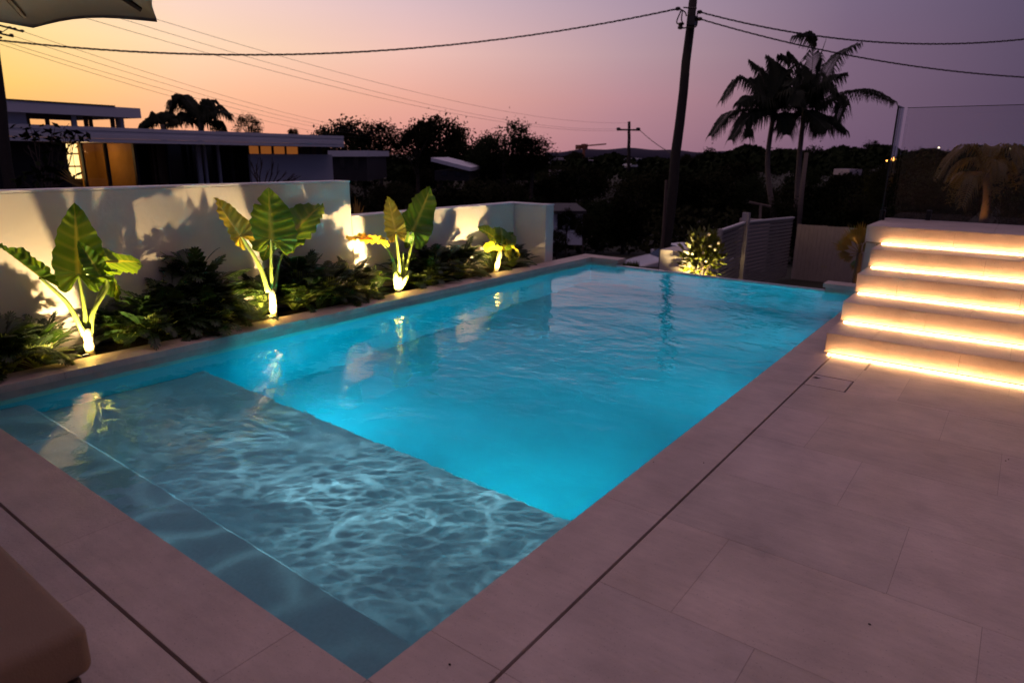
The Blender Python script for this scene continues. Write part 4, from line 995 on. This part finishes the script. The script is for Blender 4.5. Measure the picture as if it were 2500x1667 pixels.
# ------------------------------------------------------------------ fence, pier and yard below the pool
fc = empty('white_slat_fence', 'white slatted side fence running away behind the pool edge', 'fence')
FX = -5.1; ztf = -.46
def onx(px, py): return onp(px, py, 0, FX)
ya, yb_, ye = onx(1762, 565).y, onx(1820, 545).y, onx(1938, 533).y
za = onx(1762, 565).z; zb2 = onx(1820, 545).z; ze = onx(1938, 533).z
for nm, y0, y1, z0_, z1_ in (('slat_panel', ya, yb_, za, zb2), ('slat_panel', yb_+.15, ye, zb2, ze)):
    s = MB(); nsl = 18
    for k in range(nsl):
        a = k*.115
        s.quad((FX, y0, z0_-a-.012), (FX, y1, z1_-a-.012), (FX-.02, y1, z1_-a-.10), (FX-.02, y0, z0_-a-.10)); s.quad((FX-.04, y0, z0_-a-.012), (FX-.04, y1, z1_-a-.012), (FX-.045, y1, z1_-a-.10), (FX-.045, y0, z0_-a-.10))
    s.build(nm, 'fence_white', fc)
    s = MB(); n = Vector((0, y1-y0, z1_-z0_)); s.loft([[Vector((FX-.06, y0, z0_)), Vector((FX+.03, y0, z0_)), Vector((FX+.03, y0, z0_+.05)), Vector((FX-.06, y0, z0_+.05))], [Vector((FX-.06, y1, z1_)), Vector((FX+.03, y1, z1_)), Vector((FX+.03, y1, z1_+.05)), Vector((FX-.06, y1, z1_+.05))]]); s.build('top_rail', 'cap_white', fc)
for y, z, w in ((ya, za+.06, .12), (yb_, zb2+.30, .20)):
    s = MB(); s.box(FX-.1, FX+w-.1, y-.06, y+.08, -3, z); s.build('post', 'fence_white', fc, bevel=.01)
bf = empty('timber_fence', 'brown upright timber paling fence behind the pool edge', 'fence')
pA = onp(1938, 547, 1, ye+.2); pB = onp(2110, 560, 1, ye+.2)
s = MB(); x = FX+.1; k = 0
while x < pB.x+2.5:
    s.box(x, x+.135, ye+.2, ye+.225+.01*(k % 2), -3, pA.z+rk.uniform(-.01, .01)); x += .14; k += 1
s.build('palings', 'fence_timber', bf)
s = MB(); s.box(FX+.1, pB.x+2.5, ye+.23, ye+.28, pA.z-.45, pA.z-.38); s.build('rail', 'fence_timber', bf)
yw = ye+2; s = MB(); a, b = onp(1806, 533, 1, yw), onp(1878, 536, 1, yw); s.box(a.x, b.x, yw, yw+.2, -3, a.z); tag(s.build('low_grey_wall', 'fence_timber'), 'short grey wall top showing behind the white fence', 'wall')
tpst = empty('cross_post', 'short T-shaped post standing between the palms and the fence', 'post')
s = MB(); s.tube([at(1830, 494, 27), at(1882, 505, 27)], .05, 6); s.build('cross_bar', 'palm_trunk', tpst)
s = MB(); s.tube([at(1857, 500, 27), at(1854, 580, 27)], .06, 6); s.build('post', 'palm_trunk', tpst)
# white pier
yp = 15.4; a, b = onp(1612, 609, 1, yp), onp(1700, 612, 1, yp)
s = MB(); s.box(a.x, a.x+1.25, yp, yp+.8, -3, a.z); pw = s.build('white_pier', 'render_white', bevel=.01); tag(pw, 'low white rendered wall end beside the parked car', 'wall')
# lit shrub
fb = empty('frangipani_shrub', 'leafy shrub with pale flowers lit from below in front of the white fence', 'shrub'); r = random.Random(4)
yq = 14.9; bc = onp(1712, 625, 1, yq); lf = MB(); fm = MB(); stm = MB()
g0 = Vector((bc.x, yq, bc.z-.75))
for k in range(640):
    th = r.uniform(0, 2*PI); ph = r.uniform(-1, 1); rr2 = r.random()**.45
    c = Vector((bc.x+math.cos(th)*math.sqrt(1-ph*ph)*.47*rr2, yq+math.sin(th)*.45*rr2, bc.z+ph*.62*rr2))
    a = (c-Vector((bc.x, yq, bc.z-.3))).normalized()+Vector((r.uniform(-.6, .6), r.uniform(-.6, .6), r.uniform(-.5, .3))); a.normalize(); b = a.cross(Vector((r.uniform(-1, 1), r.uniform(-1, 1), 1))).normalized(); l = r.uniform(.14, .26)
    lf.quad(c, c+a*l*.5+b*l*.2, c+a*l, c+a*l*.5-b*l*.2)
for (px, py) in ((1731, 572), (1735, 601), (1746, 609), (1690, 619), (1717, 618), (1755, 593), (1724, 637)):
    fm.sphere(onp(px, py, 1, yq-.48), .035, 7, 5)
for k in range(9):
    e = Vector((bc.x+r.uniform(-.35, .35), yq+r.uniform(-.3, .3), bc.z+r.uniform(-.2, .45))); stm.tube([g0, g0.lerp(e, .5)+Vector((0, 0, .05)), e], [.025, .018, .008], 5)
lf.build('foliage', 'plumeria', fb); fm.build('flowers', 'flower', fb, smooth=True); stm.build('branches', 'bark', fb)
lamp('shrub_lamp', 'SPOT', g0+Vector((.08, -.62, -.02)), g0+Vector((.05, -.05, .7)), 650, GC, spot_size=math.radians(110), spot_blend=.7, shadow_soft_size=.02)
lamp('shrub_lamp', 'SPOT', (-5.0, 16.3, -2.3), (-5.1, 17.9, -1.6), 22, GC, spot_size=math.radians(80), spot_blend=.8, shadow_soft_size=.03)  # added lamp, throws stray warm light on the fence beside the shrub
lawn = MB(); lawn.box(-16, 0.3, 9.5, 24, -3.2, -2.46); 
s = MB(); p = onp(1540, 645, 1, 16.0); gl = MB()
tg = empty('lawn_tuft', 'small patch of bright grass beside the parked car', 'grass'); tg.name = 'grass_patch'
for k in range(160):
    c = at(1541+r.uniform(-12, 12), 660, 24)+Vector((0, r.uniform(-.4, .4), 0)); c.z += r.uniform(-.1, .1)
    gl.quad(c+Vector((-.02, 0, 0)), c+Vector((.02, 0, 0)), c+Vector((r.uniform(-.1, .1), 0, .28)))
gl.build('blades', 'lawn', tg)
# parked car
CD = 27; cg = at(1645, 676, CD); car = empty('parked_car', 'white car parked nose to the left beyond the far edge of the pool', 'car')
nose = at(1556, 655, CD); tail = at(1790, 655, CD+.8); fd = Vector((nose.x-tail.x, nose.y-tail.y, 0)).normalized(); sdv = Vector((-fd.y, fd.x, 0))
if (CAM-nose).dot(sdv) < 0: sdv = -sdv
zr = at(1640, 606, CD).z-1.46; o_ = Vector((nose.x, nose.y, zr))
CM = Matrix(((-fd.x, -sdv.x, 0, o_.x), (-fd.y, -sdv.y, 0, o_.y), (0, 0, 1, o_.z), (0, 0, 0, 1)))   # x back, y away from camera side
prof = [(0, .35), (0, .62), (.10, .76), (.45, .86), (1.0, .97), (1.25, 1.0), (3.9, 1.02), (4.3, .98), (4.4, .8), (4.4, .35)]
s = MB(); rings = []
for w, ins in ((0.0, .10), (.06, .03), (.2, 0), (1.58, 0), (1.72, .03), (1.78, .10)):
    rings.append([CM @ Vector((x+(ins if x < 1 else (-ins if x > 4 else 0)), w, z-(ins*.5 if z > .7 else 0)+(.0 if z > .5 else ins*.3))) for x, z in prof])
s.loft(rings); s.build('body', 'car_paint', car, smooth=False, bevel=.03)
cab = [(1.15, 1.0), (1.95, 1.43), (2.4, 1.46), (3.3, 1.44), (4.1, 1.0)]
s = MB(); s.loft([[CM @ Vector((x, w, z-(.02 if k in (0, 3) and z > 1.2 else 0))) for x, z in cab] for k, w in enumerate((.13, .2, 1.58, 1.65))]); s.build('cabin_glass', 'car_glass', car)
s = MB(); s.loft([[CM @ Vector((x, w, z)) for x, z in ((1.95, 1.43), (2.4, 1.475), (3.3, 1.455), (3.5, 1.36))] for w in (.2, 1.58)], closed=False); s.build('roof', 'car_paint', car)
for x in (.85, 3.55):
    for w in (-.01, 1.60):
        s = MB(); s.loft([[CM @ Vector((x+.32*math.cos(a*PI/10), w+q_, .32+.32*math.sin(a*PI/10))) for a in range(20)] for q_ in (0, .2)]); wh = s.build('wheel', 'tyre', car)
        s = MB(); s.loft([[CM @ Vector((x+.2*math.cos(a*PI/10), w-.005+q_, .32+.2*math.sin(a*PI/10))) for a in range(20)] for q_ in (0, .21)]); s.build('rim', 'chrome', wh)
for w in (.06, 1.42):
    s = MB(); s.box(-.005, .25, w, w+.3, .60, .74, CM); s.build('headlight', 'headlamp', car, bevel=.03)
for w in (-.16, 1.80):
    s = MB(); s.box(1.32, 1.45, w, w+.14, 1.0, 1.16, CM); s.build('wing_mirror', 'car_paint', car, bevel=.03)
dv = MB(); dv.box(-.5, 5, -.4, 2.4, -.4, .0, CM); tag(dv.build('street', 'asphalt'), kind='structure')
# orange-lit fan palm beside the stairs
fp2 = empty('fan_palm', 'orange-lit fan-leaved palm at the back corner of the stairs', 'palm'); FY = 8.35
hub = onp(2099, 618, 1, FY); r = random.Random(8)
s = MB(); s.tube([Vector((hub.x, hub.y, -.6)), hub], [.05, .035], 8); s.build('trunk', 'bark', fp2)
def fan(hubp, tip, n, spread, w, r, mb):
    d = tip-hubp; Ln = d.length; d.normalize(); sv = d.cross(Vector((0, -1, .3))).normalized(); stalk = hubp+d*Ln*.35
    mb.tube([hubp, stalk], .006, 4, cap=False)
    for k in range(n):
        a = (k/(n-1)-.5)*spread; dd = (d*math.cos(a)+sv*math.sin(a)).normalized(); l = Ln*.65*(1-.25*abs(a)/spread*2)*r.uniform(.9, 1.05); nn = dd.cross(Vector((0, -1, .2))).normalized()*w
        mb.quad(stalk, stalk+dd*l*.55+nn, stalk+dd*l, stalk+dd*l*.55-nn)
for (px, py) in ((2098, 540), (2108, 533), (2070, 548), (2047, 571), (2030, 592), (2038, 624), (2055, 640), (2078, 662), (2115, 555), (2120, 600), (2090, 560)):
    s = MB(); fan(hub, onp(px, py, 1, FY+r.uniform(-.35, .1)), 9, .95, .011, r, s); s.build('fan_leaf', 'fan_leaf', fp2)
lamp('fan_palm_lamp', 'SPOT', (hub.x+.35, FY-.25, -.25), (hub.x, FY+.0, .5), 9, (1, .42, .08), spot_size=math.radians(100), spot_blend=.6, shadow_soft_size=.02)
# raised garden behind the glass with an amber-lit palm
rg = MB(); rg.box(.45, 14, 7.7, 26, -3, .30); tag(rg.build('raised_garden', 'ground'), kind='structure')
amb = at(2403, 535, 13); s = MB()
pal2 = empty('garden_palm', 'palm with an amber-lit trunk seen through the glass balustrade', 'palm'); tb = Vector((amb.x, amb.y, .3)); tt = at(2408, 425, 13)
s.tube(bez([tb, tb.lerp(tt, .5)+Vector((.03, 0, 0)), tt], 6), [.085-.003*i for i in range(13)], 10); s.build('trunk', 'palm_trunk', pal2, smooth=True)
r = random.Random(12)
for k in range(9):
    a = k*2*PI/9+.2; l = r.uniform(.8, 1.2); d = Vector((math.cos(a), math.sin(a), 0)); s = MB()
    frond(s, [tt, tt+d*l*.3+Vector((0, 0, .25*(k % 3))), tt+d*l*.6+Vector((0, 0, -.1+.2*(k % 3))), tt+d*l*.8+Vector((0, 0, -.6+.2*(k % 3)))], r, ll=.34, nl=34, wd=.022); s.build('frond', 'fan_leaf', pal2)
lamp('garden_palm_lamp', 'SPOT', tb+Vector((-.15, -.45, .03)), tt+Vector((0, 0, -.3)), 11, (1, .38, .06), spot_size=math.radians(80), spot_blend=.8, shadow_soft_size=.02)
for i, (px, py, D, w) in enumerate([(2180, 405, 15, 120), (2260, 425, 12, 150), (2340, 400, 17, 150), (2470, 410, 14, 160), (2560, 400, 12, 200), (2230, 380, 24, 120), (2400, 385, 22, 180), (2120, 455, 30, 150), (2060, 460, 31, 150), (1990, 470, 30, 150), (1900, 480, 30, 130)]):
    tree(['dark shrub mass just behind the glass corner', 'near dark shrub behind the glass', 'dark bush left of the amber-lit trunk', 'dark bush right of the amber-lit trunk', 'dark bush at the right edge behind the glass', 'taller bush farther back behind the glass', 'wide bush behind the amber-lit palm', 'bush behind the back corner of the stairs', 'bush above the right end of the timber fence', 'bush above the middle of the timber fence', 'bush at the foot of the palm trunks'][i], px, py, D, w, 1.0, group='bushes in the upper garden')

# ------------------------------------------------------------------ things far off
def far_house(label, px0, px1, yr, yw_, yb2, D, slope=0, wall='far_wall', roof='far_roof', dep=8):
    root = empty('distant_house', label, 'house', 'houses among the trees')
    a, b = at(px0, yr, D), at(px1, yr+slope, D); e = Vector((b.x-a.x, b.y-a.y, 0)); Lh = e.length; e.normalize(); n_ = Vector((-e.y, e.x, 0))
    if n_.y < 0: n_ = -n_
    pxm = D/FPX; th = (yw_-yr)*pxm; zg = a.z-(yb2-yr)*pxm
    HMx = Matrix(((e.x, n_.x, 0, a.x), (e.y, n_.y, 0, a.y), (0, 0, 1, 0), (0, 0, 0, 1)))
    s = MB(); dz_ = b.z-a.z
    s.loft([[HMx @ Vector((u_, d_, z_)) for d_, z_ in ((0, zz_-th), (dep, zz_-th), (dep, zz_), (0, zz_))] for u_, zz_ in ((0, a.z), (Lh, b.z))]); s.build('roof', roof, root)
    s = MB(); s.box(Lh*.06, Lh*.94, .4, dep-.4, zg, min(a.z, b.z)-th*1.01, HMx); s.build('wall', wall, root)
    for k in range(2):
        s = MB(); u0 = Lh*(.25+.35*k); zt2 = min(a.z, b.z)-th*1.3; s.box(u0, u0+Lh*.14, .37, .39, zt2-(zt2-zg)*.5, zt2, HMx); s.build('window', 'car_glass', root)
    return root
far_house('flat-roofed outbuilding just right of the long modern house', 800, 897, 368, 382, 440, 44, wall='house_dark', roof='house_clad')
far_house('dark house with a pale sloping roof edge between the skyline trees', 1052, 1148, 385, 394, 440, 48, slope=24, wall='house_dark', roof='house_clad')
far_house('long pale roof on the horizon under the crane', 1384, 1486, 391, 397, 404, 160, roof='far_roof')
far_house('small pinkish roof on the horizon left of the crane', 1340, 1376, 386, 391, 400, 170, roof='far_roof')
far_house('dim long roof on the horizon near the distant pole', 1495, 1566, 387, 391, 399, 170, roof='house_clad')
far_house('bluish pair of roofs low among the trees below the crane', 1346, 1378, 418, 428, 433, 90, roof='far_roof')
far_house('small grey roof low among the trees below the distant pole', 1540, 1558, 402, 407, 411, 100, roof='house_clad')
far_house('lone pale-roofed little house among the trees left of the glass', 2074, 2105, 414, 428, 452, 60, roof='far_roof', wall='house_dark', dep=3)
wh2 = far_house('white-walled house glimpsed through trees behind the end of the low wall', 1340, 1432, 515, 522, 600, 30, wall='house_clad', roof='house_dark', dep=5)
for px, ty, w in ((1385, 505, 50), (1425, 520, 60), (1362, 560, 60)): tree('small dark tree in front of the white-walled house, %s' % {1385: 'the middle one', 1425: 'the right one', 1362: 'the lowest one'}[px], px, ty, 27, w, 1.1, group='trees before the white-walled house')
cr = empty('tower_crane', 'small orange tower crane on the horizon', 'crane'); s = MB(); CDm = 420
s.tube([at(1424, 395, CDm), at(1427, 352, CDm)], .9, 4); s.build('mast', 'crane', cr)
s = MB(); s.tube([at(1411, 358, CDm), at(1480, 352, CDm)], .5, 4); s.build('jib', 'crane', cr)
s = MB(); s.box(-1.5, 1.5, -1.5, 1.5, -1.5, 1.5, Matrix.Translation(at(1427, 358, CDm))); s.build('cab', 'crane', cr)
s = MB(); s.box(-1.5, 1.5, -1, 1, -1.5, 1.2, Matrix.Translation(at(1412, 359, CDm))); s.build('counterweight', 'crane', cr)
for i, (px, py, mm, lb, rr3) in enumerate([(2181, 389, 'street_light', 'orange street lamp glowing among the trees beside the glass', .16), (2165, 393, 'street_light', 'faint second orange lamp left of the bright one', .05), (2292, 361, 'far_light', 'pale light on the ridge behind the glass, leftmost', .11), (2373, 360, 'far_light', 'pale light on the ridge behind the glass, middle', .10), (2466, 363, 'far_light', 'pale light on the ridge behind the glass, rightmost', .12)]):
    root = empty('street_lamp', lb, 'street lamp', 'lights among the far trees'); c = at(px, py, 60 if i < 2 else 90)
    s = MB(); s.sphere(c, rr3); s.build('lamp_globe', mm, root); s = MB(); s.tube([c-Vector((0, 0, rr3*.9)), Vector((c.x, c.y, gz(c.x, c.y)))], .05, 5); s.build('post', 'dark_metal', root)
# sparse plants in front of the neighbouring house
def bare(label, base, tips, D, rr4=.03, leafy=0, m='bark', lm='leaf_dark', nm='bare_shrub', cat_='shrub'):
    root = empty(nm, label, cat_); r = random.Random(len(label)); b0 = at(*base, D); s = MB(); lv = MB()
    for (px, py) in tips:
        e = at(px, py, D+r.uniform(-.5, .5)); m_ = b0.lerp(e, .5)+Vector((r.uniform(-.15, .15), r.uniform(-.15, .15), -.12))
        c = bez([b0, m_, e], 6); s.tube(c, [rr4*(1-.6*i/12) for i in range(len(c))], 5)
        for k in range(3):
            p = c[6+k*2]; q_ = p+(e-b0).normalized()*r.uniform(.15, .35)+Vector((r.uniform(-.2, .2), r.uniform(-.2, .2), r.uniform(0, .2))); s.tube([p, q_], [rr4*.5, rr4*.3], 4)
        for k in range(leafy):
            p = e+Vector((r.gauss(0, .22), r.gauss(0, .22), r.gauss(0, .12))); a = Vector((r.uniform(-1, 1), r.uniform(-1, 1), r.uniform(-.6, .6))).normalized(); bq = a.orthogonal().normalized(); l = r.uniform(.08, .2)
            lv.quad(p-a*l, p+bq*l*.4, p+a*l, p-bq*l*.4)
    s.build('branches', m, root)
    if leafy: lv.build('foliage', lm, root)
    return root
bare('bare-branched shrub against the pale end wall of the house', (640, 470), [(614, 396), (625, 400), (640, 390), (668, 396), (655, 420), (682, 416), (700, 422), (720, 424), (734, 430), (694, 440), (712, 436)], 26, .035)
bare('sparse leafy tree in front of the left part of the house', (125, 480), [(58, 330), (80, 322), (95, 338), (125, 318), (128, 340), (160, 330), (185, 322), (175, 340), (150, 352)], 20, .022, 9, nm='sparse_tree', cat_='tree')
bare('dark low shrub just above the wall at the left', (110, 500), [(80, 440), (100, 430), (120, 445), (60, 450), (140, 425), (112, 410)], 18, .02, 10, nm='low_shrub')
def spray(label, base, tips, D, m='fan_leaf'):
    root = empty('spiky_plant', label, 'plant'); s = MB(); b0 = at(*base, D)
    for px, py in tips:
        e = at(px, py, D); d = (e-b0).normalized(); n = d.cross(FW).normalized()*.012*D/8; s.quad(b0, b0.lerp(e, .5)+n, e, b0.lerp(e, .5)-n)
    s.build('leaves', m, root); return root
sp1 = spray('rust coloured spiky leaves fanning up below the glowing window', (205, 462), [(140, 418), (146, 412), (152, 410), (158, 414), (150, 425), (165, 420), (172, 428), (142, 430)], 12)
sp2 = spray('rust coloured spiky leaves behind the step of the wall', (872, 545), [(866, 476), (872, 484), (880, 490), (890, 500), (898, 515), (862, 495), (900, 525), (876, 500)], 11)
lamp('spiky_plant_lamp', 'SPOT', at(885, 560, 10.8), at(876, 490, 11), 2.2, (1, .35, .08), spot_size=math.radians(80), spot_blend=.5, shadow_soft_size=.02)
lamp('spiky_plant_lamp', 'SPOT', at(190, 480, 11.6), at(150, 420, 12), 2.2, (1, .35, .08), spot_size=math.radians(80), spot_blend=.5, shadow_soft_size=.02)
